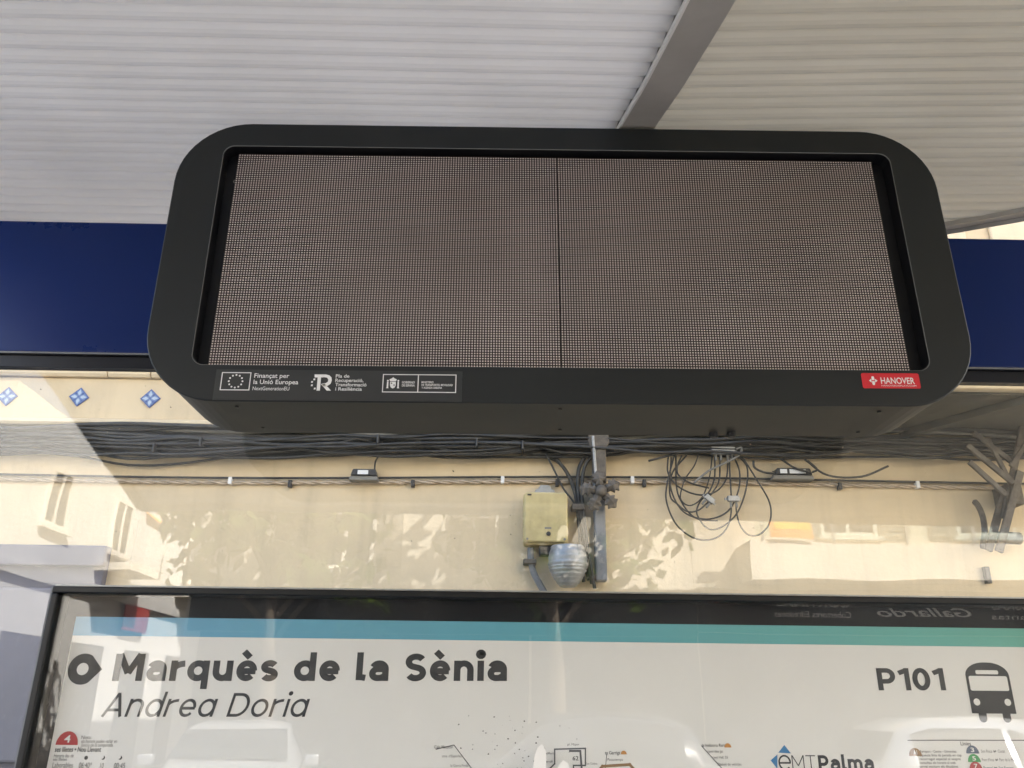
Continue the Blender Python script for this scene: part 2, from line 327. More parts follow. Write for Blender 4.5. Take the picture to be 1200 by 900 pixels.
def stroke_text(s, x0, x1, zb, cap, y, mt, parent, wt, shear=0.0, slope=0.0, gap=0.09, name='lettering'):
    """grotesque letters drawn as ribbons of one weight; cap height 0.70, x height 0.52"""
    h = wt/2; X = 0.525; C = 0.70; DZ = 0.205
    def arc(cx, cz, rx, rz, a0, a1, n=12): return [(cx+rx*math.cos(R(a0+(a1-a0)*i/n)), cz+rz*math.sin(R(a0+(a1-a0)*i/n))) for i in range(n+1)]
    def G(ch):
        o = 0.006
        if ch in 'nmu':
            W = 0.43+wt*.35 if ch != 'm' else 0.40+wt*.25; rx = W/2-h; rz = min(.17, rx*1.05)
            if ch == 'n': return W, [[(h, 0), (h, X)], arc(W/2, X-h-rz+o, rx, rz, 180, 0)+[(W-h, 0)]]
            if ch == 'u': return W, [[(W-h, X), (W-h, 0)], [(h, X)]+arc(W/2, h+rz-o, rx, rz, 180, 360)]
            return 2*W-wt, [[(h, 0), (h, X)], arc(W/2, X-h-rz+o, rx, rz, 180, 0)+[(W-h, 0)], arc(W*1.5-wt, X-h-rz+o, rx, rz, 180, 0)+[(2*W-wt-h, 0)]]
        if ch == 'r': W = .30+wt*.25; return W, [[(h, 0), (h, X)], arc(W+.02, X-h-.16, W+.02-h, .16, 180, 96)+[(W, X-h)]]
        if ch in 'dqA_ao@':
            W = .46+wt*.32; rx = W/2-h*.9; rz = X/2-h+o; cx = W/2-h*.1 if ch != 'o' else W/2
            bowl = arc(cx-.0, X/2, rx, rz, 0, 360, 28)
            if ch == 'o': return W+.0, [bowl]
            if ch == 'd': return W, [bowl, [(W-h, 0), (W-h, C+.04)]]
            if ch == 'q': return W, [bowl, [(W-h, X), (W-h, -DZ)]]
            if ch == '@': return W, [bowl, [(W-h, 0), (W-h, X)]]          # single-storey a
            if ch == 'a':
                W = .43+wt*.30; t = .305
                return W, [arc(W/2-.0, X-h-.15+o, W/2-h, .15, 158, 0)+[(W-h, 0)], [(W-h, t)]+arc(.165+h*.55, (t+h)/2-.002, .165+h*.55-h, (t-h)/2+.003, 90, 270, 14)+[(W*.60, h+.0)]+[(W-h, .135)]]
        if ch == 'e':
            W = .45+wt*.32; rx = W/2-h; rz = X/2-h+o
            return W, [arc(W/2, X/2, rx, rz, 0, 318, 26), [(W/2-rx, X/2-.012), (W-h*.4, X/2-.012)]]
        if ch == 's':
            W = .38+wt*.30; r1 = (X/2-h)/2; rx = W/2-h
            return W, [arc(W/2, X-h-r1+o, rx, r1+.004, 28, 180, 10)+arc(W/2, X-h-r1+o, rx, r1*1.0, 190, 262, 4)+arc(W/2, h+r1-o, rx, r1, 82, 0, 6)+arc(W/2, h+r1-o, rx, r1+.004, -10, -152, 10)]
        if ch == 'S':
            W = .46+wt*.35; r1 = (C/2-h)/2; rx = W/2-h
            return W, [arc(W/2, C-h-r1+o, rx, r1+.004, 28, 180, 10)+arc(W/2, C-h-r1+o, rx, r1, 190, 262, 4)+arc(W/2, h+r1-o, rx, r1, 82, 0, 6)+arc(W/2, h+r1-o, rx, r1+.004, -10, -152, 10)]
        if ch == 'l': return wt+.07, [[(h, C+.04), (h, .10), (h+.02, h+.02), (wt+.075, h)]]
        if ch == 'i': return wt, [[(h, 0), (h, X)], arc(h, C-.01, .001+h*.55, .001+h*.55, 0, 360, 10)]
        if ch == 'M': W = .62+wt*.6; return W, [[(h, 0), (h, C)], [(W-h, 0), (W-h, C)], [(h*1.3, C-.01), (W/2, .20)], [(W-h*1.3, C-.01), (W/2, .20)]]
        if ch == 'A': W = .60; return W, [[(h*.8, 0), (W/2, C)], [(W-h*.8, 0), (W/2, C)], [(W*.2, .2), (W*.8, .2)]]
        if ch == 'D': W = .58; r_ = C/2-h; return W, [[(h, 0), (h, C)], [(h, C-h), (W-r_*.9-h, C-h)]+arc(W-r_*.9-h, C/2, r_*.9, r_, 90, -90, 14)+[(h, h)]]
        if ch == 'P': W = .46+wt*.35; r_ = (C-.25-wt)/2+.02; return W, [[(h, 0), (h, C)], [(h, C-h), (W-r_-h, C-h)]+arc(W-r_-h, C-h-r_, r_, r_, 90, -90, 12)+[(h, C-h-2*r_)]]
        if ch == '1': W = .26+wt*.5; return W, [[(W-h, 0), (W-h, C)], [(W-h, C-h*.9), (.03, C-.16)]]
        if ch == '0': W = .44+wt*.4; return W, [arc(W/2, C/2, W/2-h, C/2-h+o, 0, 360, 28)]
        if ch == 'T': W = .52; return W, [[(0, C-h), (W, C-h)], [(W/2, 0), (W/2, C-h)]]
        return .22, []
    mb = MB(); pen = 0.0; V = []; lay = 0; Q = []
    i = 0
    for ch in s:
        acc_ = ch == 'è'; base = 'e' if acc_ else ch
        W, pl_ = G(base)
        if acc_: pl_ = pl_ + [[(W*.28, C+.06), (W*.60, X+.075)]]
        for k, poly in enumerate(pl_): Q.append([(pen+a, b_) for a, b_ in poly]); 
        pen += W+gap
    pen -= gap; kx = (x1-x0)/pen; kz = cap/C
    for qi, poly in enumerate(Q):
        P = [Vector(q) for i_, q in enumerate(poly) if i_ == 0 or (Vector(q)-Vector(poly[i_-1])).length > 1e-4]; closed = (P[0]-P[-1]).length < 1e-5; n_ = len(P); Lf = []; Rt = []
        for j in range(n_):
            a = P[j-1] if j > 0 else (P[-2] if closed else None); c_ = P[j+1] if j < n_-1 else (P[1] if closed else None)
            d1 = (P[j]-a).normalized() if a is not None else None; d2 = (c_-P[j]).normalized() if c_ is not None else None
            if d1 is None: d1 = d2
            if d2 is None: d2 = d1
            n1 = Vector((-d1.y, d1.x)); n2 = Vector((-d2.y, d2.x)); m_ = (n1+n2).normalized(); sc = h/max(.45, m_.dot(n1))
            Lf.append(P[j]+m_*sc); Rt.append(P[j]-m_*sc)
        yy = y-.00004*(qi % 5); f = []
        v = []
        for p_ in Lf+Rt:
            zz = p_.y; xx = p_.x+shear*zz; Xw = x0+xx*kx; v.append((Xw, yy, zb+zz*kz+(Xw-x0)*slope))
        for j in range(n_-1): f.append((j, j+1, n_+j+1, n_+j))
        mb.add(v, f, mt)
    return mb.build(name, parent)
def px_stroke(s, xa, xb, yb, yt, Y, mt, parent, wt, **kw):
    a = at(xa, yb, Y); b = at(xb, yb, Y); c = at(xa, yt, Y)
    return stroke_text(s, a.x, b.x, a.z, c.z-a.z, Y, mt, parent, wt, slope=(b.z-a.z)/(b.x-a.x), **kw)

# ================================================================== SETTING
g = MB(); g.quad([(-400, -400, -0.13), (400, -400, -0.13), (400, 400, -0.13), (-400, 400, -0.13)], 'ground_earth'); struct(g.build('ground'))
g = MB(); g.box(-60, 60, -9.6, -2.6, -0.3, -0.12, 'asphalt'); struct(g.build('road'))
g = MB(); g.box(-8.39, -5.61, -60, -9.61, -0.3, -0.116, 'asphalt'); struct(g.build('side_road'))
g = MB(); g.box(-60, 60, -2.44, 3.99, -0.3, 0.0, 'paving'); nearp = struct(g.build('pavement'))
g = MB(); g.box(-5.6, 60, -11.99, -9.76, -0.3, 0.0, 'paving'); struct(g.build('far_pavement'))
for x0, x1, y0, y1, nm in ((-60, 60, -2.59, -2.45, 'kerb'), (-5.6, 60, -9.75, -9.61, 'far_kerb')):
    k = MB(); k.box(x0, x1, y0, y1, -0.3, 0.004, 'kerb_stone'); struct(k.build(nm, bevel=0.01))
for i in range(10):
    k = MB(); x = -20+i*4.4; k.quad([(x, -6.05, -0.115), (x+2.2, -6.05, -0.115), (x+2.2, -5.93, -0.115), (x, -5.93, -0.115)], 'road_paint')
    struct(k.build('road_marking'))

# ------------------------------------------------------------------ house behind the shelter (wall plane y = 4)
WY = 4.0
house = empty('town_house', (0, WY, 0)); tag(house, 'cream stuccoed town house behind the glass with blue tiles and balcony', 'house')
def hp(x, y, Yw=WY): p = at(x, y, Yw); return p
ZT0, ZT1 = 2.905, 3.125                     # tiled band
w = MB(); w.box(-9, 11, 0.0, 0.5, 0, 13.5, 'stucco'); w.box(-9, 11, 0.5, 9, 0, 13.4, 'stucco'); w.build('wall', house)
BALX = 1.32                                 # balcony begins here
b = MB(); b.box(-8.98, BALX, -0.055, -0.002, ZT0, ZT1, 'stucco'); b.build('frieze', house, bevel=0.006)
b = MB(); b.prism([(-0.055-0.0, 0)]*0 or [(0, 0), (1, 0), (1, 1), (0, 1)], 0, 0.001, 'stucco_trim') if False else None
def moulding(name, x0, x1, prof, mt='stucco_trim'):
    m = MB(); n = len(prof); v = [(x0, y, z) for y, z in prof] + [(x1, y, z) for y, z in prof]
    m.add(v, [tuple(range(n)), tuple(range(n, 2*n))[::-1]] + [(i, n+i, n+(i+1) % n, (i+1) % n) for i in range(n)], mt)
    return m.build(name, house)
for x0, x1 in ((-8.98, -3.2), (-3.194, -2.02), (-2.014, -1.80), (-1.794, BALX-0.002)):
    moulding('cornice_moulding', x0, x1, [(-0.002, 3.127), (-0.075, 3.127), (-0.085, 3.14), (-0.085, 3.158), (-0.105, 3.17), (-0.105, 3.186), (-0.002, 3.2)])
moulding('sill_moulding', -8.98, BALX-0.002, [(-0.002, 2.868), (-0.075, 2.868), (-0.088, 2.879), (-0.088, 2.893), (-0.07, 2.903), (-0.002, 2.903)])
# glazed tiles on the frieze
def tile_mesh():
    t = MB(); a = 0.036
    t.box(-a, a, -0.006, 0.0, -a, a, 'tile_blue')
    y = -0.0068; mb = a*0.86
    t.quad([(-mb, y, -mb), (mb, y, -mb), (mb, y, mb), (-mb, y, mb)], 'tile_sky')
    y = -0.0076
    for k in range(4):                      # four leaves towards the corners, four dots on the sides
        c, s_ = math.cos(R(90*k)), math.sin(R(90*k))
        def q(u, v_): return (u*c - v_*s_, y, u*s_ + v_*c)
        t.quad([q(a*0.12, a*0.12), q(a*0.60, a*0.22), q(a*0.80, a*0.80), q(a*0.22, a*0.60)], 'tile_white')
        t.quad([q(a*0.50, -a*0.10), q(a*0.84, -a*0.17), q(a*0.84, a*0.17), q(a*0.50, a*0.10)], 'tile_blue')
    t.disc((0, 0), a*0.26, -0.0084, 'tile_sky', 12); t.disc((0, 0), a*0.13, -0.009, 'tile_blue', 10)
    return t
t0 = tile_mesh().build('tile', house)
tx = at(92, 471, WY-0.055).x; dx = at(176, 471, WY-0.055).x - tx
for i in range(-6, 10):
    o = t0 if i == -6 else t0.copy()
    if o is not t0: COL.objects.link(o); o.parent = house
    o.location = (tx+dx*i, -0.0555, 3.02 + random.uniform(-.004, .004)); o.rotation_euler = (0, R(45+random.uniform(-4, 4)), 0)
# balcony on the right
bz = at(1140, 455, WY-0.62).z
s_ = MB(); s_.box(BALX, 8, -0.62, -0.002, bz, bz+0.2, 'stucco_trim'); s_.build('balcony_slab', house, bevel=0.008)
s_ = MB(); s_.box(BALX+0.03, 7.97, -0.575, -0.004, bz-0.012, bz-0.0015, 'grimy_soffit'); s_.build('balcony_soffit', house)
s_ = MB(); s_.box(BALX-0.02, 8.02, -0.66, -0.622, bz+0.03, bz+0.09, 'stucco_trim'); s_.build('balcony_nosing', house, bevel=0.01)
for dxx in (2.05, 2.62, 3.5):
    s_ = MB(); s_.bar((dxx, -0.03, bz-0.03), (dxx+0.34, -0.57, bz-0.03), 0.05, 0.035, 'grimy_soffit', (0, 0, 1)); s_.build('soffit_beam', house)
s_ = MB(); s_.box(BALX, 8, -0.62, -0.47, bz+0.201, bz+1.12, 'stucco'); s_.build('parapet', house, bevel=0.006)
s_ = MB(); s_.box(BALX-.03, 8.03, -0.66, -0.44, bz+1.121, bz+1.18, 'stucco_trim'); s_.build('coping', house, bevel=0.008)
for x in (1.45, 1.95, 2.33, 2.83, 3.21, 3.71):
    s_ = MB(); wx = .42 if x in (1.45, 2.33, 3.21) else .26
    s_.box(x, x+wx, -0.64, -0.6205, bz+.30, bz+1.02, 'stucco_trim'); s_.build('parapet_panel', house, bevel=0.008)
# wall panels, windows and doors of the upper floors
for x0, x1, z0, z1 in ((2.36, 2.66, 3.98, 4.9), (2.86, 3.4, 3.98, 4.9), (-3.0, -2.2, 3.5, 5.2), (-1.6, -0.8, 3.5, 5.2)):
    s_ = MB(); d_ = 0.02
    for a in ((x0, x1, z0, z0+.05), (x0, x1, z1-.05, z1), (x0, x0+.05, z0+.052, z1-.052), (x1-.05, x1, z0+.052, z1-.052)): s_.box(a[0], a[1], -d_, -0.001, a[2], a[3], 'stucco_trim')
    s_.build('panel_moulding', house)
def window(parent, x0, x1, z0, z1, fr='balcony_white', sh='shutter', open_=False):
    f = MB(); t = 0.07
    for a in ((x0, x1, z0, z0+t), (x0, x1, z1-t, z1), (x0, x0+t, z0+t, z1-t), (x1-t, x1, z0+t, z1-t), ((x0+x1)/2-.03, (x0+x1)/2+.03, z0+t, z1-t)): f.box(a[0], a[1], -0.05, -0.001, a[2], a[3], fr)
    wi = f.build('window', parent)
    p = MB(); p.box(x0+t, x1-t, -0.02, -0.003, z0+t, z1-t, 'window_dark'); p.build('pane', wi)
    s2 = MB(); s2.box(x0-.08, x1+.08, -0.12, -0.002, z0-.07, z0-.002, fr); s2.build('sill', wi)
    if sh:
        hw = (x1-x0)/2
        for a, b_ in ((x0-hw-.02, x0-.02), (x1+.02, x1+hw+.02)):
            q = MB(); q.box(a, b_, -0.06, -0.015, z0, z1, sh)
            for k in range(int((z1-z0-.2)/.09)): q.box(a+.05, b_-.05, -0.075, -0.061, z0+.1+k*.09, z0+.16+k*.09, sh)
            q.build('shutter', wi)
for x in (-7, -4.4, 0.4):
    for z in (4.2, 7.4, 10.4): window(house, x-.5, x+.5, z, z+1.5, sh='shutter_green')
for x in (4.2, 6.6):
    for z in (4.2, 7.4, 10.4): window(house, x-.5, x+.5, z-.9, z+1.4, sh='shutter_green')
mat('mauve_grey', (0.12, 0.115, 0.14), 0.6, var=0.1, scale=3, stain=0.3); mat('mauve_pale', (0.19, 0.18, 0.20), 0.6, var=0.1, scale=4)
gx1 = at(128, 665, WY).x; gz1 = at(60, 641, WY).z
s_ = MB(); s_.box(-4.15, gx1, -0.05, -0.001, 0.452, gz1, 'mauve_grey'); sf = s_.build('shop_surround', house, bevel=.006)
s_ = MB(); s_.box(-4.15, gx1+.01, -0.09, -0.0515, gz1-.10, gz1-.004, 'mauve_grey'); s_.build('surround_head', sf, bevel=.006)
for x0, x1 in ((-4.0, -3.35), (-3.25, -2.62), (-2.52, gx1-.10)):
    for z0, z1 in ((.6, 1.25), (1.33, gz1-.2)): s_ = MB(); s_.box(x0, x1, -0.075, -0.0515, z0, z1, 'mauve_pale'); s_.build('door_panel', sf, bevel=.012)
s_ = MB(); s_.box(-6.2, -4.2, -0.04, -0.001, 0.02, 2.3, 'window_dark'); s_.build('shop_window', house)
s_ = MB(); s_.box(3.6, 4.6, -0.05, -0.001, 0.02, 2.2, 'shutter'); s_.build('door', house)
s_ = MB(); s_.box(-9, 11, -0.03, -0.0005, 0.0, 0.449, 'stucco_trim'); s_.build('plinth', house)

# ------------------------------------------------------------------ houses across the street (seen as reflections)
opp = empty('apartment_block', (0, -12, 0), math.pi); tag(opp, 'beige apartment block across the street over a dark curtain shop', 'building')
w = MB(); w.box(-30, -3.6, 0.0, 9, 0, 14.5, 'beige_render'); w.build('wall', opp)       # local x = -world x
s_ = MB(); s_.box(-12.5, -3.62, -0.10, -0.002, 0.02, 2.78, 'shop_dark'); s_.build('shop_front', opp)
lows = empty('shop_building', (0, -12, 0), math.pi); tag(lows, 'low pale shop building between the side street and the beige block', 'building')
w = MB(); w.box(-3.59, 5.6, 0.0, 9, 0, 5.3, 'beige_render'); w.build('wall', lows)
s_ = MB(); s_.box(-3.58, 5.5, -0.14, -0.002, 2.72, 3.52, 'shop_dark'); s_.build('shop_fascia', lows)
sgn = MB(); sgn.box(-12.5, -3.62, -0.16, -0.003, 2.8, 3.56, 'shop_dark'); sgn = sgn.build('shop_sign', opp)
def mirrored_text(s, xa, xb, yb, yt, bold=0.0, shear=0.0):
    Y = 15.24; a = at(xa, yb, Y); b2 = at(xb, yb, Y); c = at(xb, yt, Y)
    text(s, -b2.x, -a.x, b2.z, c.z-b2.z, -0.166, 'print_white', sgn, bold=bold, shear=shear)
mirrored_text('CORTINAS', 908, 995, 712, 703, 0.012)
mirrored_text('Cobertores Edredones', 906, 996, 724, 717)
mirrored_text('Comercial', 1014, 1140, 710, 702, 0.01, 0.35)
mirrored_text('Gallardo', 1026, 1136, 724, 714, 0.01, 0.35)
mirrored_text('CUSKAS', 1160, 1215, 716, 707, 0.012)
mirrored_text('Mantas', 1160, 1215, 727, 721)
bl = MB(); bl.box(-14, -4.5, -0.75, -0.002, 3.68, 4.33, 'balcony_white'); bl.build('balcony', opp)
bl = MB(); bl.box(-13.9, -4.6, -0.73, -0.70, 4.40, 4.93, 'rail_glass'); bl.build('balcony_glass', opp)
bl = MB(); bl.box(-14, -4.5, -0.78, -0.66, 4.95, 5.0, 'galvanised'); bl.build('balcony_rail', opp)
for i in range(8):
    bl = MB(); x = -13.8+i*1.3; bl.box(x-.02, x+.02, -0.77, -0.735, 4.331, 4.948, 'galvanised'); bl.build('rail_post', opp)
for x in (-12, -9.3, -6.6):
    for z in (4.6, 7.7, 10.8): window(opp, x-.55, x+.55, z, z+1.55, sh='shutter')
for x in (0.0, 2.9): window(lows, x-.5, x+.5, 3.9, 4.9, sh='shutter')
for x0, x1 in ((-3.58, -0.6), (-0.55, 5.3)):
    s_ = MB(); s_.box(x0, x1, -0.06, -0.002, 0.05, 2.71, 'shop_dark'); s_.build('shop_window', lows)
p = at(925, 628, 14.63)
bn = empty('balcony_banner', (p.x, -11.205, 4.36)); tag(bn, 'orange and yellow banner hung on the glass railing across the street', 'banner')
s_ = MB(); s_.box(-.38, .38, -.0, .015, 0.0, .56, 'banner_orange'); s_.build('cloth', bn)
s_ = MB(); s_.box(-.30, .36, .0165, .022, .17, .33, 'banner_yellow'); s_.build('stripe', bn)

wb = empty('corner_building', (-8.4, -10, 0), math.pi/2); tag(wb, 'white corner apartment building facing the side street', 'building')
w = MB(); w.box(-14, -0.0, 0.0, 9, 0, 6.7, 'white_render'); w.build('wall', wb)         # local x runs along world +y
w = MB(); w.box(-14.05, -0.0, -0.10, -0.002, 3.55, 3.75, 'white_render'); w.build('string_course', wb)
for k in range(5):
    window(wb, -2.6-2.5*k, -1.7-2.5*k, 4.55, 5.7, sh=None)
    w = MB(); w.box(-2.55-2.5*k, -1.2-2.5*k, -0.05, -0.001, 0.05, 2.6, 'shop_dark'); w.build('shop_window', wb)
for k in (1, 3):
    w = MB(); w.box(-3.1-2.5*k, -1.2-2.5*k, -0.8, -0.002, 4.05, 4.22, 'balcony_white'); bb = w.build('balcony', wb)
    w = MB(); w.box(-3.1-2.5*k, -1.2-2.5*k, -0.8, -0.76, 4.222, 5.1, 'white_render'); w.build('parapet', bb)
w = MB(); w.add([(-7.2, -.01, 5.75), (-5.8, -.01, 5.75), (-5.8, -.65, 5.35), (-7.2, -.65, 5.35), (-7.2, -.01, 5.72), (-5.8, -.01, 5.72), (-5.8, -.65, 5.32), (-7.2, -.65, 5.32)], [(0, 1, 2, 3), (7, 6, 5, 4), (0, 4, 5, 1), (2, 6, 7, 3), (0, 3, 7, 4), (1, 5, 6, 2)], 'banner_orange'); w.build('awning', wb)
w = MB(); w.box(-6.9, -5.6, -.14, -.103, 3.0, 3.53, 'awning_red'); w.build('shop_sign', wb)
yb = empty('yellow_building', (-6.8, -27, 0), math.pi); tag(yb, 'ochre house closing the end of the side street', 'building')
w = MB(); w.box(-6, 8, 0, 8, 0, 12, 'yellow_render'); w.build('wall', yb)
for x in (-3.5, -.6, 2.2, 5):
    for z in (1.2, 4.3, 7.4): window(yb, x-.5, x+.5, z, z+1.4)

# ------------------------------------------------------------------ trees and cars on the far side
def tree(x, y, h, cr, label):
    t = empty('street_tree', (x, y, 0)); tag(t, label, 'tree', 'trees along the far pavement')
    rnd = random.Random(int(x*10)+5)
    tr = MB(); top = h-cr*0.7
    tr.tube(spline([(0, 0, -0.02), (.04, .02, h*.25), (-.05, .05, h*.45), (.0, 0, top)], 5), [0.16-0.10*i/15 for i in range(16)], 'bark', 9)
    br = []
    for k in range(9):
        a = k*2.4+rnd.random(); z0 = h*.36+k*h*.03; l = cr*rnd.uniform(.6, .95)
        e = Vector((math.cos(a)*l, math.sin(a)*l, z0+cr*rnd.uniform(.4, 1.0))); br.append(e)
        tr.tube(spline([(0, 0, z0), Vector((e.x*.45, e.y*.45, z0+(e.z-z0)*.6)), e], 4), [.06-.045*i/8 for i in range(9)], 'bark', 6)
    tr.build('trunk', t, smooth=True)
    cl = [Vector((rnd.gauss(0, .45), rnd.gauss(0, .45), rnd.gauss(0, .40)))*cr + Vector((0, 0, h-cr*.75)) for _ in range(46)] + br
    lf = MB()
    for c in cl:
        rr = cr*rnd.uniform(.16, .30)
        for _ in range(45):
            d = Vector((rnd.gauss(0, 1), rnd.gauss(0, 1), rnd.gauss(0, .8))).normalized()*rr*rnd.random()**.4
            p = c+d; n = (d.normalized()+Vector((rnd.gauss(0, .5), rnd.gauss(0, .5), rnd.gauss(.4, .5)))).normalized()
            u = n.orthogonal().normalized(); u = Matrix.Rotation(rnd.random()*6.28, 3, n) @ u; v_ = n.cross(u); s1 = rnd.uniform(.10, .19)
            lf.add([p-u*s1, p+v_*s1*.55, p+u*s1, p-v_*s1*.55], [(0, 1, 2, 3)], 'leaf')
    me_o = lf.build('crown', t)
tree(-3.6, -10.3, 6.6, 2.0, 'small leafy tree before the beige block beside the side street')
tree(0.9, -10.3, 7.2, 2.3, 'leafy tree shading the red awnings of the beige block')
tree(12.0, -10.4, 5.6, 1.15, 'slim leafy tree beyond the curtain shop and its glass balcony')

def car(loc, rz, paint, label, suv=False, L=4.25, W=1.76):
    root = empty('parked_car', loc, rz); tag(root, label, 'car', 'cars parked in the street')
    H = 1.62 if suv else 1.45; bz_ = 1.0 if suv else .93; hw = W/2
    #        x,     bottom, belt,   top,     belt half, top half
    st = [(-.50*L, .34, .66, .70, hw*.80, hw*.66), (-.485*L, .24, .78, .86, hw*.92, hw*.78), (-.43*L, .21, bz_, bz_+.05, hw*.97, hw*.82),
          (-.37*L, .20, bz_+.02, H-.14 if suv else H-.30, hw, hw*.74), (-.28*L, .20, bz_+.01, H-.03, hw, hw*.72), (-.10*L, .20, bz_, H, hw, hw*.72), (.06*L, .20, bz_-.02, H-.05, hw, hw*.71),
          (.22*L, .20, bz_-.04, bz_+.03, hw*.99, hw*.80), (.36*L, .21, bz_-.10, bz_-.05, hw*.96, hw*.78), (.46*L, .23, bz_-.22, bz_-.16, hw*.88, hw*.72), (.50*L, .33, .55, .60, hw*.74, hw*.62)]
    bd = MB(); v = []; n = 12
    for x, zb_, zt_, zr, wb_, wt in st:
        hf = [(wb_*.90, zb_), (wb_, zb_+.14), (wb_*1.005, (zb_+zt_)/2), (wb_*.985, zt_), (wt, zr-.035*(zr-zt_)/.4-.01), (wt*.72, zr)]
        for a, z in hf: v.append((x, a, z))
        for a, z in reversed(hf): v.append((x, -a, z))
    f = [(i*n+k, i*n+(k+1) % n, (i+1)*n+(k+1) % n, (i+1)*n+k) for i in range(len(st)-1) for k in range(n)]
    f += [tuple(range(n)), tuple((len(st)-1)*n+k for k in range(n))]
    bd.add(v, f, paint); body = bd.build('body', root, smooth=True)
    def P(i, k, t=0.0, off=0.012):          # point on the skin, pushed outwards
        a = Vector(v[i*n+k]); c = Vector(v[min(i+1, len(st)-1)*n+k]); p_ = a.lerp(c, t)
        return p_ + Vector((0, math.copysign(off, p_.y), off*.4))
    for sgn_ in (3, 8):                     # side glass
        tpk = 4 if sgn_ == 3 else 7
        for (i0, t0_), (i1, t1) in (((3, .35), (5, .0)), ((5, .12), (6, .75))):
            m_ = MB(); A, B = P(i0, sgn_, t0_), P(i1, sgn_, t1); C, D = P(i1, tpk, t1), P(i0, tpk, t0_)
            q = [A.lerp(D, .08), B.lerp(C, .08), B.lerp(C, .88), A.lerp(D, .88)]
            if i1 == 5: mid = [P(4, sgn_).lerp(P(4, tpk), .08), P(4, sgn_).lerp(P(4, tpk), .9)]; q = [q[0], mid[0], q[1], q[2], mid[1], q[3]]
            m_.quad(q, 'car_glass'); m_.build('side_window', root)
    def top_glass(i, nm, t0_, t1):
        m_ = MB(); l0 = Vector(v[i*n+4]).lerp(Vector(v[(i+1)*n+4]), t0_); r0_ = Vector(v[i*n+7]).lerp(Vector(v[(i+1)*n+7]), t0_)
        l1 = Vector(v[i*n+4]).lerp(Vector(v[(i+1)*n+4]), t1); r1 = Vector(v[i*n+7]).lerp(Vector(v[(i+1)*n+7]), t1); o_ = Vector((.0, 0, .055))
        m_.quad([l0+o_, r0_+o_, r1+o_, l1+o_], 'car_glass'); m_.build(nm, root)
    top_glass(6, 'windscreen', .12, .92); top_glass(2, 'rear_window', .1, .9)
    for sx in (-.31*L, .31*L):
        for sy in (-1, 1):
            wm = MB(); rr = .33 if suv else .305; y0 = sy*(hw-.17); y1 = sy*(hw+.012)
            ring = [(rr, y0), (rr, y1-.02*sy), (rr*.94, y1), (rr*.68, y1)]
            vv = []; k_ = 20
            for q, yy in ring:
                for j in range(k_): t = 2*math.pi*j/k_; vv.append((sx+q*math.cos(t), yy, rr+q*math.sin(t)))
            wm.add(vv, [(i*k_+j, i*k_+(j+1) % k_, (i+1)*k_+(j+1) % k_, (i+1)*k_+j) for i in range(3) for j in range(k_)] + [tuple(range(k_))], 'tyre')
            wh = wm.build('wheel', root)
            rm = MB(); yy = y1-.015*sy; rm.disc((sx, rr), rr*.67, yy, 'reveal_black', 20)
            for j in range(5):
                t = 2*math.pi*j/5; c_, s2 = math.cos(t), math.sin(t); q = rr*.66
                rm.quad([(sx-s2*.03, yy+.006*sy, rr+c_*.03), (sx+s2*.03, yy+.006*sy, rr-c_*.03), (sx+c_*q+s2*.045, yy+.006*sy, rr+s2*q-c_*.045), (sx+c_*q-s2*.045, yy+.006*sy, rr+s2*q+c_*.045)], 'alloy')
            rm.build('rim', wh)
    for sy in (-1, 1):
        h_ = MB(); h_.prism([(0, 0)]*0 or [(.445*L, .58), (.487*L, .56), (.482*L, .68), (.43*L, .72)], sy*hw*.80, sy*hw*.93, 'lamp_clear'); h_.build('headlight', root)
        h_ = MB(); h_.prism([(-.492*L, .68), (-.455*L, .68), (-.445*L, .88), (-.478*L, .86)], sy*hw*.80, sy*hw*.975, 'lamp_red'); h_.build('tail_light', root)
        h_ = MB(); h_.box(.13*L, .17*L, sy*(hw+.02), sy*(hw+.19), bz_+.02, bz_+.15, paint); h_.build('wing_mirror', root, bevel=.02)
    h_ = MB(); h_.box(.497*L, .507*L, -.26, .26, .40, .51, 'label_white'); h_.build('number_plate', root)
    h_ = MB(); h_.box(-.507*L, -.497*L, -.26, .26, .48, .59, 'label_white'); h_.build('number_plate', root)
    return root
car((-6.3, -4.6, -0.12), 0.0, 'car_white', 'white hatchback stopped in the nearer lane of the road')
car((-3.4, -8.5, -0.12), R(80), 'car_silver', 'silver hatchback turning across the road', L=4.1)
car((0.9, -8.5, -0.12), math.pi, 'car_dark', 'tall dark family car parked beside the far kerb', suv=True)
car((6.3, -7.6, -0.12), 0.0, 'car_silver', 'tall silver car passing the curtain shop', suv=True, L=4.5, W=1.85)
car((11.3, -8.5, -0.12), math.pi, 'car_dark', 'dark hatchback parked beside the far kerb')

# ================================================================== BUS SHELTER
sh = empty('bus_shelter', (0, 0, 0)); tag(sh, 'bus shelter with fluted translucent roof, deep blue beam and glass back', 'bus shelter')
PROF = [(0.10, 2.342), (0.3, 2.403), (0.6, 2.492), (1.02, 2.610), (1.165, 2.647), (1.30, 2.685), (1.44, 2.717), (1.58, 2.745), (1.72, 2.767), (1.865, 2.790), (1.98, 2.803)]
pl = [Vector((0, a, b_)) for a, b_ in PROF]; dense = spline(pl, 40)
acc = [0.0]
for i in range(1, len(dense)): acc.append(acc[-1]+(dense[i]-dense[i-1]).length)
def prof(s):
    lo, hi = 0, len(acc)-1
    while hi-lo > 1:
        m_ = (lo+hi)//2
        if acc[m_] <= s: lo = m_
        else: hi = m_
    t = (s-acc[lo])/(acc[hi]-acc[lo]); p_ = dense[lo].lerp(dense[hi], t); d = (dense[hi]-dense[lo]).normalized()
    return p_.y, p_.z, Vector((0, -d.z, d.y))
XL = -1.47
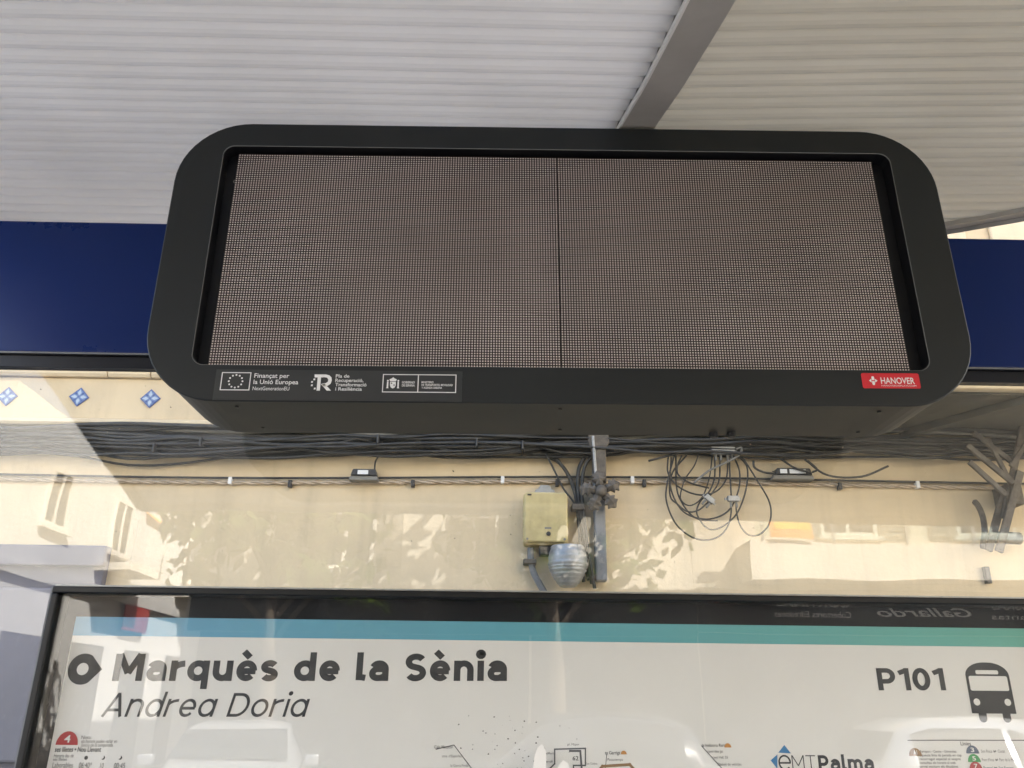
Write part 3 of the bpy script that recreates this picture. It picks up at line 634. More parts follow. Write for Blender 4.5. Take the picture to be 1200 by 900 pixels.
def xrib(y): return 0.267 - 0.045*(y-0.88) - (0.075*(y-0.88)**2 if y > 0.88 else 0)           # the middle rib runs slightly askew
END = [(-0.3, 2.36), (1.15, 2.33), (1.35, 2.15), (1.5, 1.85), (1.6, 1.64), (1.72, 1.45), (1.82, 1.319), (1.9, 1.173), (1.98, 0.97), (2.2, 0.5)]
def xend(y):                                         # rounded rear corner of the right-hand bay
    for (a, b_), (c_, d_) in zip(END, END[1:]):
        if y <= c_: return b_+(d_-b_)*max(0, (y-a)/(c_-a))
    return END[-1][1]
def skew(x, y): return -0.05*max(0, x-xrib(y))       # its flutes turn a little towards the street
FL = 0.048
def roof_panel(fa, fb, nx, mt, seed):
    ns = int(acc[-1]/FL); sub = 7; mb = MB(); rows = []
    PF = [(0, .0030), (.07, -.0022), (.22, -.0068), (.42, -.0088), (.63, -.0082), (.83, -.0052), (.95, -.0012)]
    for i in range(ns):
        for t, d in PF: y, z, nrm = prof(i*FL+t*FL); rows.append((y, z, nrm, d))
    nr = len(rows); vb = []; vt = []
    for y, z, nrm, d in rows:
        x0, x1 = fa(y), fb(y)
        for j in range(nx+1):
            x = x0+(x1-x0)*j/nx; wv = 0.0016*noise.noise(Vector((x*2.3+seed, y*5, 3))); l = skew(x, y)
            vb.append((x, y+nrm.y*(d+wv)+l, z+nrm.z*(d+wv))); vt.append((x, y+nrm.y*.010+l, z+nrm.z*.010))
    w_ = nx+1; f = []; o = nr*w_
    for i in range(nr-1):
        for j in range(nx):
            a = i*w_+j; f.append((a, a+1, a+w_+1, a+w_)); f.append((o+a, o+a+w_, o+a+w_+1, o+a+1))
        a = i*w_; f.append((a, a+w_, o+a+w_, o+a)); a += nx; f.append((a, o+a, o+a+w_, a+w_))
    for j in range(nx):
        a = j; f.append((a, o+a, o+a+1, a+1)); a = (nr-1)*w_+j; f.append((a, a+1, o+a+1, o+a))
    mb.add(vb+vt, f, mt); return mb.build('roof_panel', sh)
roof_panel(lambda y: XL, lambda y: xrib(y)-.004, 22, 'roof_sheet', 1.0)['label'] = 'pale grey fluted roof sheet'
roof_panel(lambda y: xrib(y)+.010, xend, 16, 'roof_sheet_tan', 9.0)['label'] = 'darker, yellower fluted roof sheet beside the curved rib'
def rib(fx, wd_, h, name, mt='aluminium', top=-0.006):
    m_ = MB(); v = []; n_ = 90; s1 = acc[-1]-.001
    for i in range(n_+1):
        y, z, nrm = prof(s1*i/n_); x0 = fx(y)
        for x, d in ((x0, top), (x0+wd_, top), (x0+wd_, top-h), (x0, top-h)): v.append((x, y+nrm.y*d+skew(x0, y), z+nrm.z*d))
    f = [(i*4+k, i*4+(k+1) % 4, (i+1)*4+(k+1) % 4, (i+1)*4+k) for i in range(n_) for k in range(4)] + [(0, 1, 2, 3), (n_*4+3, n_*4+2, n_*4+1, n_*4)]
    m_.add(v, f, mt); return m_.build(name, sh)
rib(xrib, .066, 0.012, 'roof_rib', top=-0.0075); rib(lambda y: xrib(y)-.0045, .004, 0.0115, 'rib_seal', 'print_white', top=-0.0085)
rib(lambda y: xrib(y)-.012, .06, 0.006, 'rib_cap', 'aluminium', top=0.0175)
rib(lambda y: xend(y)-.06, .066, 0.012, 'roof_rib', top=-0.0075); rib(lambda y: xend(y)+.0065, .004, 0.045, 'roof_edge', top=0.014)
rib(lambda y: XL-.006, .036, 0.012, 'roof_rib', top=-0.0075); rib(lambda y: XL-.0105, .004, 0.045, 'roof_edge', top=0.014)
f_ = MB(); f_.tube([(XL-.01, 0.078, 2.340), (0.30, 0.078, 2.340), (2.37, -0.025, 2.340)], 0.024, 'aluminium', 12); f_.build('front_gutter', sh, smooth=True)
f_ = MB(); f_.box(-1.9, 2.6, 1.692, 1.79, 2.3145, 2.652, 'beam_blue'); f_.build('blue_beam', sh, bevel=0.004)
f_ = MB(); f_.box(-1.9, 2.6, 1.694, 1.789, 2.309, 2.314, 'beam_trim'); f_.build('beam_soffit', sh)
f_ = MB(); f_.box(-1.9, 2.6, 1.6895, 1.6915, 2.3105, 2.3145, 'weathered_pipe'); f_.build('beam_lip', sh)
f_ = MB(); f_.box(-1.815, 2.515, 1.698, 1.7085, 2.281, 2.3085, 'beam_trim'); f_.build('glass_clamp', sh, bevel=0.001)
for x in (XL-.005, xrib(1.75)+.0025, xend(1.75)-.75):
    f_ = MB(); f_.box(x-.02, x+.02, 1.73, 1.77, 2.6525, 2.762, 'aluminium'); f_.build('roof_bracket', sh)
for x in (-1.86, 2.56):
    f_ = MB(); f_.box(x-.04, x+.04, 1.70, 1.785, 0.0, 2.3085, 'aluminium'); f_.build('post', sh, bevel=0.004)
f_ = MB(); f_.box(-1.815, 2.515, 1.71, 1.72, 0.22, 2.3085, 'pane_glass'); f_.build('glass_pane', sh)
f_ = MB(); f_.box(-1.815, 2.515, 1.70, 1.73, 0.18, 0.219, 'aluminium'); f_.build('glass_rail', sh)
f_ = MB(); f_.box(-1.815, -1.75, 1.705, 1.725, 0.0, 0.179, 'aluminium'); f_.build('rail_foot', sh)
f_ = MB(); f_.box(2.45, 2.515, 1.705, 1.725, 0.0, 0.179, 'aluminium'); f_.build('rail_foot', sh)

rf = random.Random(21); k = MB()
for _ in range(75):
    x, z, r_ = rf.uniform(-1.3, 1.4), rf.uniform(1.86, 2.26), rf.uniform(.0006, .0017); a = rf.random()*6.28; e1, e2 = rf.uniform(.5, 2.2), rf.uniform(.5, 1)
    k.quad([(x+r_*(e1*math.cos(t)*math.cos(a)-e2*math.sin(t)*math.sin(a)), 1.7094, z+r_*(e1*math.cos(t)*math.sin(a)+e2*math.sin(t)*math.cos(a))) for t in [i_*1.0472 for i_ in range(6)]], 'screw_dark' if rf.random() < .6 else 'cable_cream')
k = k.build('dirt_flecks', sh); k['kind'] = 'stuff'
# ------------------------------------------------------------------ information board (poster case on the glass)
YF, YP, YG = 1.648, 1.690, 1.660
bd = empty('information_board', (0, 0, 0)); tag(bd, 'black framed bus stop board with white timetable poster behind glass', 'information board')
xl = at(61, 690, YF).x; xr = 1.125; zt = at(600, 693.5, YF).z; zb = 0.62
fwd = 0.013
for nm, a in (('frame', (xl, xr, zt-fwd, zt)), ('frame', (xl, xr, zb, zb+fwd)), ('frame', (xl, xl+fwd, zb+fwd+.0003, zt-fwd-.0003)), ('frame', (xr-fwd, xr, zb+fwd+.0003, zt-fwd-.0003))):
    f_ = MB(); f_.box(a[0], a[1], YF, 1.7085, a[2], a[3], 'case_black'); f_.build(nm, bd, bevel=0.0025)
f_ = MB(); f_.box(xl-.005, xl-.0006, YF+.006, 1.7085, zb, zt-.002, 'weathered_pipe'); f_.build('edge_trim', bd)
f_ = MB(); f_.box(xl+.0, xr, YF+.010, 1.7085, zt+.0006, zt+.004, 'galvanised'); f_.build('edge_trim', bd)
f_ = MB(); f_.box(xl+fwd+.0005, xr-fwd-.0005, YP+.004, 1.7085, zb+fwd+.0005, zt-fwd-.0005, 'case_back'); f_.build('backing', bd)
f_ = MB(); f_.box(xl+fwd+.0005, xr-fwd-.0005, YG, YG+.004, zb+fwd+.0005, zt-fwd-.0005, 'case_glass'); f_.build('cover_glass', bd)
pxl = at(86, 740, YP).x; pxr = 1.078; pzt = at(600, 729, YP).z
f_ = MB(); f_.box(pxl, pxr, YP, YP+.003, zb+.05, pzt, 'poster_paper'); po = f_.build('poster', bd)
YI = YP-.0006
hz0 = at(600, 751, YP).z
f_ = MB(); f_.quad([(pxl, YI, hz0), (pxr, YI, hz0), (pxr, YI, pzt), (pxl, YI, pzt)], 'header_print'); f_.build('header_band', po)
T = lambda s, xa, xb, y0, y1, mt='print_ink', **k: px_text(s, xa, xb, y0, y1, YI, mt, po, **k)
px_stroke('Marquès de la Sènia', 131, 594, 798, 766, YI, 'print_ink', po, .16)
px_stroke('Andre@ Dori@', 118, 357, 840, 812, YI, 'print_ink', po, .085, shear=.22, gap=.10)
px_stroke('P101', 1030, 1109, 809, 783, YI, 'print_ink', po, .145, gap=.07)
# pin icon: ring with a point
c = at(97, 784, YI); k = MB(); n = 28; out = []
for i in range(n+1):
    a = R(58+(302-58)*i/n); out.append((c.x+.0285*math.cos(a), c.z+.0285*math.sin(a)))
tip = at(120, 783.5, YI); out += [(tip.x-.004, c.z-.004), (tip.x, c.z), (tip.x-.004, c.z+.004)]
hole = [(c.x+.0105*math.cos(2*math.pi*i/n), c.z+.0105*math.sin(2*math.pi*i/n)) for i in range(n)]
k.add([(x, YI, z) for x, z in out], [tuple(range(len(out)))], 'print_ink'); k.disc((c.x, c.z), .0112, YI-.0005, 'poster_paper', 24); k.build('pin_icon', po)
# bus icon
a = at(1131, 776, YI); b2 = at(1196, 848, YI); bw = at(1183, 790, YI).x-at(1132, 790, YI).x; x0 = at(1132, 795, YI).x; zt_ = a.z; zb_ = at(1145, 836, YI).z
k = MB(); o_ = []
rr_ = bw*.46
for i in range(9): t = R(180-90*i/8); o_.append((x0+rr_+rr_*math.cos(t), zt_-rr_*.62+rr_*.62*math.sin(t)))
for i in range(9): t = R(90-90*i/8); o_.append((x0+bw-rr_+rr_*math.cos(t), zt_-rr_*.62+rr_*.62*math.sin(t)))
o_ += [(x0+bw, zb_), (x0, zb_)]
k.quad([(x, YI, z) for x, z in o_], 'print_ink')
hh = zt_-zb_
for fx in (.23, .77):
    w2 = rrect(x0+bw*(fx-.09), x0+bw*(fx+.09), zb_-hh*.17, zb_+hh*.08, bw*.085, 5); k.quad([(x, YI-.0001, z) for x, z in w2], 'print_ink')
k.quad([(x, YI-.0005, z) for x, z in rrect(x0+bw*.24, x0+bw*.76, zt_-hh*.235, zt_-hh*.155, bw*.03, 4)], 'poster_paper')
k.quad([(x, YI-.0005, z) for x, z in rrect(x0+bw*.06, x0+bw*.94, zt_-hh*.56, zt_-hh*.27, bw*.04, 4)], 'poster_paper')
for fx in (.15, .85): k.disc((x0+bw*fx, zt_-hh*.78), bw*.075, YI-.0005, 'poster_paper', 16)
k.build('bus_icon', po)
# line badge and timetable at the left
def badge(x, y, wpx, mt, s=None):
    c_ = at(x, y, YI); wd_ = at(x+wpx/2, y, YI).x-c_.x; k = MB(); k.disc((c_.x, c_.z), wd_, YI-.0004, mt, 16, 0, math.pi, wd_*1.15); k.build('line_badge', po)
    if s: text(s, c_.x-wd_*.28, c_.x+wd_*.28, c_.z+wd_*.22, wd_*.62, YI-.0009, 'print_white', po, bold=.02)
badge(78, 873, 26, 'print_red', '4'); badge(1073, 886, 15, 'print_brown', 'A1'); badge(1140, 883, 15, 'print_slate', '3'); badge(1142, 893, 15, 'print_green', '5'); badge(1144, 902, 15, 'print_red', '7')
T('Nota:', 95, 107, 866, 862, 'print_grey'); T('els horaris poden variar en', 95, 137, 870.5, 866.5, 'print_grey'); T('funció de la temporada', 95, 132, 875, 871, 'print_grey')
T('ses Illetes • Nou Llevant', 64, 118, 881, 875, bold=.012)
T('Horaris des de', 63, 86, 887.5, 883.5, 'print_grey'); T('ses Illetes', 62, 78, 891.5, 888, 'print_grey')
T('Laborables', 61, 85, 899.5, 893.5, 'print_grey'); T('06:40*', 92, 107, 900, 893.5, 'print_grey'); T('10', 117, 121, 900, 894, 'print_grey'); T('00:45', 133, 146, 900.5, 894, 'print_grey')
for x in (101, 121, 141):
    c_ = at(x, 888, YI); k = MB(); k.disc((c_.x, c_.z), .0035, YI-.0003, 'print_ink', 12); 
    if x > 110: k.disc((c_.x-.0018, c_.z+.0012), .003, YI-.0008, 'poster_paper', 12)
    k.build('service_symbol', po)
# route map fragments
def pline(pts, wpx, mt, name='route_line'):
    k = MB(); q = [at(x, y, YI) for x, y in pts]; hw = wpx*.0017/2
    for a, b_ in zip(q, q[1:]):
        d = (b_-a).normalized(); nn = Vector((-d.z, 0, d.x))*hw
        k.quad([a+nn-d*hw, b_+nn+d*hw, b_-nn+d*hw, a-nn-d*hw], mt)
    for i, vv in enumerate(k.v): k.v[i] = (vv[0], YI-.0002-.00002*(i//4), vv[2])
    k.build(name, po)
pline([(511, 878), (532, 873), (556, 905), (575, 935)], .8, 'print_ink'); T('Cala Manacor', 509, 531, 877, 873.5); T('ctra. d’Esporles', 518, 541, 887.5, 884.5); T('la Gorra Freda', 528, 549, 898.5, 895.5)
pline([(640, 905), (650, 895), (650, 878), (686, 877), (686, 897), (672, 897), (672, 905)], 1.5, 'print_grey')
pline([(668, 880), (680, 880), (682, 905)], 2.2, 'print_grey'); T('pl. Major', 665, 679, 873.5, 871); T('el Fortí', 640, 649, 884, 881.5); T('Son Cladera', 687, 700, 896, 893.5); T('Jardí', 637, 648, 893.5, 891); T('62', 671, 678, 891, 886, bold=.02)
pline([(700, 905), (706, 898), (738, 896), (746, 905)], 3.0, 'print_brown'); pline([(709, 905), (711, 884)], .7, 'print_ink'); T('sa Garriga', 709, 727, 884, 880, bold=.01); T('Passatemps', 712, 730, 891.5, 888.5)
badge(731, 884, 7, 'print_orange')
pline([(822, 874), (850, 905), (862, 925)], .8, 'print_ink'); T('la Indústria Rural', 823, 851, 875, 871.5, bold=.01); T('camí des Jai', 829, 847, 882, 879); T('camí Vell, 55', 835, 853, 889, 886); T('Dipòsit de vehicles', 841, 869, 897, 894)
badge(853, 876, 8, 'print_orange')
# operator's logo
c1 = at(918.5, 872, YI); k = MB()
tri = lambda *p: [(at(x, y, YI).x, YI-.0003, at(x, y, YI).z) for x, y in p]
k.add(tri((912, 882), (919, 873), (927, 883)), [(0, 1, 2)], 'print_blue'); k.add(tri((903, 891), (911, 884), (911, 901)), [(0, 1, 2)], 'print_blue')
k.add(tri((912, 906), (927, 906), (919, 916)), [(0, 1, 2)], 'print_blue'); k.build('logo_arrows', po)
px_stroke('e', 913, 928, 902.5, 879, YI, 'print_ink', po, .06); px_stroke('MT', 929, 957, 902.5, 885, YI, 'print_ink', po, .05); px_stroke('Palma', 960, 1025, 903, 885, YI, 'print_ink', po, .145)
# list of lines at the right
pline([(1064, 867.5), (1204, 867.5)], .9, 'print_grey', 'rule'); T('Línies', 1126, 1138, 873.5, 869, bold=.01)
rnd = random.Random(3)
for i in range(5): T(['Aeroport – Centre – Universitat', 'aquesta línia té parada en cap', 'recorregut especial al vespre', 'consultau els horaris al web', 'servei nocturn els dissabtes'][i], 1078, 1078+rnd.randint(40, 50), 882+i*4.4, 879+i*4.4, 'print_grey', bold=.01)
T('Son Roca ⇔ Ciutat', 1150, 1178, 882, 878.5, 'print_grey'); T('Pont d’Inca ⇔ Parc de la Mar', 1151, 1190, 892, 888.5, 'print_grey'); T('Portopí ⇔ Son Espases', 1153, 1188, 901.5, 898, 'print_grey')
text('Informació de línies', pxl+.1, pxl+.6, 1.30, .03, YI, 'print_ink', po, bold=.01)

YT = YG-.0006; rf = random.Random(8)
for poly in ([(627, 884), (630, 876), (635, 872), (640, 880), (640, 903), (624, 903)], [(655, 896), (660, 891), (666, 895), (669, 905), (652, 905)]):
    k = MB(); k.prism([(at(x, y, YT).x, at(x, y, YT).z) for x, y in poly], YT-.0006, YT+.0004, 'label_white'); k.build('white_patch', bd)  # small white patches on the front of the cover glass
k = MB()
for _ in range(46):
    c_ = at(600+abs(rf.gauss(0, 30))*rf.choice((-1, 1)), rf.uniform(838, 900), YT); r_ = rf.uniform(.0005, .0014)
    k.quad([(c_.x+r_*math.cos(t)*rf.uniform(.6, 1.6), YT, c_.z+r_*math.sin(t)) for t in (0, 1.2, 2.5, 3.7, 5)], 'screw_dark')
k = k.build('dirt_flecks', bd); k['kind'] = 'stuff'

# ------------------------------------------------------------------ LED passenger display hanging under the roof
YD = 1.33; DX0, DX1, DZ0, DZ1 = -0.632, 0.840, 2.081, 2.664; CX, CZ = (DX0+DX1)/2, (DZ0+DZ1)/2
dsp = empty('passenger_display', (CX, YD, CZ), 0, -R(0.5)); tag(dsp, 'wide dark grey LED passenger display hung under the roof, screen off', 'display')
hw, hh = (DX1-DX0)/2, (DZ1-DZ0)/2; DEP = 0.185; RC = 0.135
IX0, IX1, IZ0, IZ1 = -0.546-CX, 0.757-CX, 2.149-CZ, 2.610-CZ
def ring(mb, po_, pi_, y, mt):              # flat plate with an opening
    o = len(mb.v); n_ = len(po_); mb.add([(x, y, z) for x, z in po_]+[(x, y, z) for x, z in pi_], [(i, (i+1) % n_, n_+(i+1) % n_, n_+i) for i in range(n_)], mt)
NS = 12
oF = rrect(-hw, hw, -hh, hh, RC, NS); oF2 = rrect(-hw+.0025, hw-.0025, -hh+.0025, hh-.0025, RC-.0025, NS); iF = rrect(IX0, IX1, IZ0, IZ1, .022, NS); iF2 = rrect(IX0-.001, IX1+.001, IZ0-.001, IZ1+.001, .022, NS)
def strip(mb, a, ya, b_, yb_, mt):
    n_ = len(a); mb.add([(x, ya, z) for x, z in a]+[(x, yb_, z) for x, z in b_], [(i, (i+1) % n_, n_+(i+1) % n_, n_+i) for i in range(n_)], mt)
m_ = MB(); ring(m_, oF2, iF2, 0.0, 'casing'); strip(m_, oF2, 0.0, oF, 0.002, 'casing'); strip(m_, oF, .002, oF, .007, 'casing_edge' if False else 'casing')
strip(m_, oF, .007, oF2, .0072, 'casing'); strip(m_, iF2, 0.0, iF, .001, 'casing_edge'); strip(m_, iF, .001, iF, .03, 'reveal_black')
bz_o = m_.build('front_plate', dsp)
oB = rrect(-hw+.003, hw-.003, -hh+.003, hh-.003, RC-.003, NS)
m_ = MB(); strip(m_, oB, .0074, oB, DEP, 'casing'); m_.add([(x, DEP, z) for x, z in oB], [tuple(range(len(oB)))], 'casing'); cs = m_.build('casing', dsp, smooth=False)
m_ = MB(); m_.box(IX0-.01, IX1+.01, .0305, .034, IZ0-.01, IZ1+.01, 'reveal_black'); m_.build('back_plate', dsp)
LX0, LX1, LZ0, LZ1 = -0.5225-CX, 0.7285-CX, 2.1495-CZ, 2.6035-CZ
NC, NR = 128, 92; gap = 0.0018; pwid = (LX1-LX0-gap)/2
def led_panel(x0):
    m_ = MB(); m_.box(0, pwid, 0.0, .012, 0, LZ1-LZ0, 'led_mask'); p_ = m_.build('led_panel', dsp, loc=(x0, 0.018, LZ0))
    px_, pz_ = pwid/NC, (LZ1-LZ0)/NR; d = MB(); vv = []; ff = []
    for r_ in range(NR):
        for c_ in range(NC):
            X = (c_+.5)*px_; Z = (r_+.46)*pz_; a_, h_ = px_*.27, pz_*.27; o = len(vv)
            vv += [(X-a_, -.0008, Z-h_), (X+a_, -.0008, Z-h_), (X+a_, -.0008, Z+h_), (X-a_, -.0008, Z+h_)]; ff.append((o, o+1, o+2, o+3))
    d.add(vv, ff, 'led_package'); q = d.build('led_array', p_); q['kind'] = 'stuff'
    l_ = MB()
    for r_ in range(NR+1):
        Z = r_*pz_ - pz_*.04; l_.add([(0, -.0002, Z-pz_*.10), (pwid, -.0002, Z-pz_*.10), (pwid, -.0022, Z), (0, -.0022, Z), (0, -.0002, Z+pz_*.10), (pwid, -.0002, Z+pz_*.10)], [(0, 1, 2, 3), (3, 2, 5, 4)], 'led_mask')
    q = l_.build('louvre', p_); q['kind'] = 'stuff'
led_panel(LX0); led_panel(LX0+pwid+gap)
def dpx(x, y):                              # photo pixel -> the display's own front plane
    p_ = at(x, y, YD); v = p_-Vector((CX, YD, CZ)); a_ = R(0.5)
    return Vector((v.x*math.cos(a_)+v.z*math.sin(a_), 0, -v.x*math.sin(a_)+v.z*math.cos(a_)))
def D_text(s, xa, xb, yb_, yt, mt, par, y, **k):
    a_ = dpx(xa, yb_); b_ = dpx(xb, yb_); c_ = dpx(xa, yt); text(s, a_.x, b_.x, (a_.z+b_.z)/2, c_.z-a_.z, y, mt, par, **k)
a_ = dpx(254, 433); b_ = dpx(542, 433); c_ = dpx(254, 468.5)
m_ = MB(); m_.box(a_.x, b_.x, -.0007, -.0001, c_.z, a_.z, 'sticker_film'); stf = m_.build('film_sticker', dsp)
YS = -.0011
def outline(mb, x0, x1, z0, z1, t, y, mt):
    for q in ((x0, x1, z0, z0+t), (x0, x1, z1-t, z1), (x0, x0+t, z0+t, z1-t), (x1-t, x1, z0+t, z1-t)): mb.quad([(q[0], y, q[2]), (q[1], y, q[2]), (q[1], y, q[3]), (q[0], y, q[3])], mt)
a_ = dpx(260, 436.3); b_ = dpx(295, 436.3); c_ = dpx(258, 457.5)
m_ = MB(); outline(m_, (a_.x+c_.x)/2, b_.x, c_.z, a_.z, .0016, YS, 'print_white')
ex, ez = ((a_.x+c_.x)/2+b_.x)/2, (a_.z+c_.z)/2
for i in range(12): m_.disc((ex+.0118*math.cos(R(30*i)), ez+.0118*math.sin(R(30*i))), .0017, YS, 'print_white', 8)
m_.build('star_emblem', stf)
D_text('Finançat per', 298, 339, 443, 437.8, 'print_white', stf, YS, bold=.02)
D_text('la Unió Europea', 297, 349.5, 450.3, 445.2, 'print_white', stf, YS, bold=.02)
D_text('NextGenerationEU', 296, 339, 457.6, 453.4, 'print_white', stf, YS)
# letter R with a dotted arc
m_ = MB()
def L2(pts): m_.quad([(dpx(x, y).x, YS, dpx(x, y).z) for x, y in pts], 'print_white')
L2([(368.8, 439), (379, 439), (379, 442.6), (376.4, 442.6), (375, 458), (371, 458), (372.4, 442.6), (368.8, 442.6)])
L2([(376, 450.2), (381, 450.2), (388, 458), (383, 458)])
pts = [(378, 439), (382, 439), (386, 440), (388.6, 442.6), (389, 446), (387.6, 450), (384, 452.4), (378, 452.6), (378, 449.4), (382, 449.2), (384.4, 447.4), (384.8, 445), (383.6, 443), (381, 442.4), (378, 442.4)]
for i in range(7): L2([pts[i], pts[i+1], pts[13-i], pts[14-i]])
for x, y in ((368.5, 444.8), (365.8, 447.8), (365.6, 451.8), (369, 455.6)):
    q = dpx(x, y); m_.quad([(q.x-.0018, YS, q.z-.0016), (q.x+.0014, YS, q.z-.0016), (q.x+.0018, YS, q.z+.0016), (q.x-.0014, YS, q.z+.0016)], 'print_white')
m_.build('letter_emblem', stf)
for i, s in enumerate(('Pla de', 'Recuperació,', 'Transformació', 'i Resiliència')): D_text(s, (393.5, 393, 392.8, 393)[i], (409.5, 426, 429.5, 424)[i], 442.8+5.05*i, 438.9+5.05*i, 'print_white', stf, YS, bold=.02)
a_ = dpx(449, 438.6); b_ = dpx(535, 440); c_ = dpx(448, 460)
m_ = MB(); outline(m_, a_.x, b_.x, c_.z, a_.z, .0015, YS, 'print_white'); xm = dpx(490, 450).x
m_.quad([(xm-.0008, YS, c_.z), (xm+.0008, YS, c_.z), (xm+.0008, YS, a_.z), (xm-.0008, YS, a_.z)], 'print_white'); m_.build('box_outline', stf)
q = dpx(460.5, 450.2); m_ = MB()
m_.quad([(q.x+x*.001, YS, q.z+z*.001) for x, z in ((-5, 4), (5, 4), (5, -3), (3, -7), (0, -8.5), (-3, -7), (-5, -3))], 'print_white')
m_.quad([(q.x+x*.001, YS, q.z+z*.001) for x, z in ((-5, 5), (5, 5), (6.5, 8.5), (2.5, 10.5), (0, 12.5), (-2.5, 10.5), (-6.5, 8.5))], 'print_white')
for sx in (-1, 1):
    m_.quad([(q.x+sx*x*.001, YS, q.z+z*.001) for x, z in ((7.2, -8), (11.5, -8), (10.6, -6), (10.4, 4), (7.8, 4), (7.8, -6))], 'print_white'); m_.disc((q.x+sx*.0091, q.z+.006), .0017, YS, 'print_white', 8)
m_.disc((q.x-.0024, q.z+.0012), .0013, YS-.0003, 'sticker_film', 8); m_.disc((q.x+.0022, q.z-.0022), .0013, YS-.0003, 'sticker_film', 8)
m_.build('crest_emblem', stf)
D_text('GOBIERNO', 471, 486, 449.6, 447, 'print_white', stf, YS, bold=.015); D_text('DE ESPAÑA', 471, 486, 453.2, 450.6, 'print_white', stf, YS, bold=.015)
D_text('MINISTERIO', 494, 508, 449.3, 447, 'print_white', stf, YS, bold=.015); D_text('DE TRANSPORTES, MOVILIDAD', 494, 530.5, 452.6, 450.2, 'print_white', stf, YS, bold=.015); D_text('Y AGENDA URBANA', 494, 518, 455.8, 453.5, 'print_white', stf, YS, bold=.015)
# red maker's sticker
a_ = dpx(1008.5, 437); b_ = dpx(1076, 438); c_ = dpx(1012, 455)
m_ = MB(); rs = rrect(a_.x, b_.x, c_.z, a_.z-.0005, .003, 4); m_.prism([(x, z) for x, z in rs], -.0007, -.0001, 'sticker_red'); rst = m_.build('red_sticker', dsp)
m_ = MB(); q = dpx(1023, 446.3); e = .001
m_.quad([(q.x+x*e, YS, q.z+z*e) for x, z in ((-7.5, 0), (-3.2, 3.6), (-3.2, -3.6))], 'print_white'); m_.quad([(q.x+x*e, YS, q.z+z*e) for x, z in ((7.5, 0), (3.2, 3.6), (3.2, -3.6))], 'print_white')
for s1 in (-1, 1): m_.quad([(q.x+x*e, YS, q.z+s1*z*e) for x, z in ((-2.4, 1), (2.4, 1), (2.4, 6.2), (1.4, 8.2), (-1.4, 8.2), (-2.4, 6.2))], 'print_white')
m_.build('arrow_emblem', rst)
D_text('HANOVER', 1032.5, 1072, 450, 442.6, 'print_white', rst, YS, bold=.03); D_text('HANOVERDISPLAYS.COM', 1033, 1073.5, 453.2, 451.4, 'print_white', rst, YS)
# screws, glands, sensor, hangers
for x, y in ((275, 476), (655, 483), (1030, 481)):
    p_ = at(x, y, YD+.03); m_ = MB(); n_ = 10; zz = -hh+.0022
    m_.tube([(p_.x-CX, .035, zz+.001), (p_.x-CX, .035, zz-.0022)], .0035, 'screw_dark', 10); m_.build('screw', dsp)
for x in (305, 655, 1005):
    p_ = at(x, 505, YD+.15); m_ = MB(); m_.tube([(p_.x-CX, .155, -hh+.003), (p_.x-CX, .155, -hh+.0008)], .0035, 'screw_dark', 10); m_.build('screw', dsp)
for x in (834, 855):
    p_ = at(x, 511, YD+.17); m_ = MB(); m_.tube([(p_.x-CX, .168, -hh+.003), (p_.x-CX, .168, -hh-.006)], [.008, .0075], 'screw_dark', 14); m_.build('cable_gland', dsp)
q = dpx(271, 203); m_ = MB(); m_.disc((q.x, q.z), .0045, .0268, 'cable_grey', 14); m_.disc((q.x, q.z), .0022, .0265, 'screw_dark', 10); m_.build('light_sensor', dsp)
for x in (-0.35, 0.35):
    m_ = MB(); m_.box(x-.03, x+.03, DEP+.0005, 1.6915-YD, .02, .10, 'casing'); m_.build('mounting_arm', dsp)

# ================================================================== CABLES AND FITTINGS ON THE HOUSE WALL
def wp(x, y, off=0.03): return at(x, y, WY-off)
def cable(name, pts, rad, mt, label, group, n=6, sides=6):
    m_ = MB(); m_.tube(spline(pts, n), rad, mt, sides); o = m_.build(name, None, smooth=True); tag(o, label, 'cable', group); return o
rc = random.Random(11)
N = 30
for i in range(N):
    u = i/(N-1); base = 503+u*27; pts = []; ph = rc.random()*6; off = .025+.035*rc.random()+ (0.05 if i % 3 == 0 else 0)
    for x in range(-160, 1400, 62):
        sag = 8*math.exp(-((x-170)/170.)**2)*(u-.2) + 5*math.sin(x/210.+.6)*.5
        yy = base + sag + 0.0068*(x-500) + rc.uniform(-4.5, 4.5)*(.5+u*.5) + 4.5*math.sin(x/130.+ph)
        pts.append(wp(x, yy, off+rc.uniform(-.008, .008)))
    thick = rc.choice([.006, .007, .009, .011, .013]); grey = i in (5, 16)
    cable('cable', pts, thick, 'cable_grey' if grey else 'cable_black', 'grey cable among the black bundle under the cornice' if grey else 'black cable in the thick bundle slung under the cornice', 'grey cables of the wall bundle' if grey else 'black cables of the wall bundle', 4)
for i in range(7):                        # slack strands drooping out of the bundle
    xa = rc.uniform(-60, 1000); ln = rc.uniform(150, 330); dp_ = rc.uniform(8, 20)
    pts = [(xa+ln*t, 516+.0068*(xa-500)+dp_*4*t*(1-t)+rc.uniform(-1.5, 1.5)) for t in (0, .15, .3, .45, .6, .8, 1)]
    cable('cable', [wp(x, y, .085) for x, y in pts], rc.choice([.004, .005, .006]), 'cable_black', 'slack black strand drooping out of the thick bundle', 'slack strands of the wall bundle')
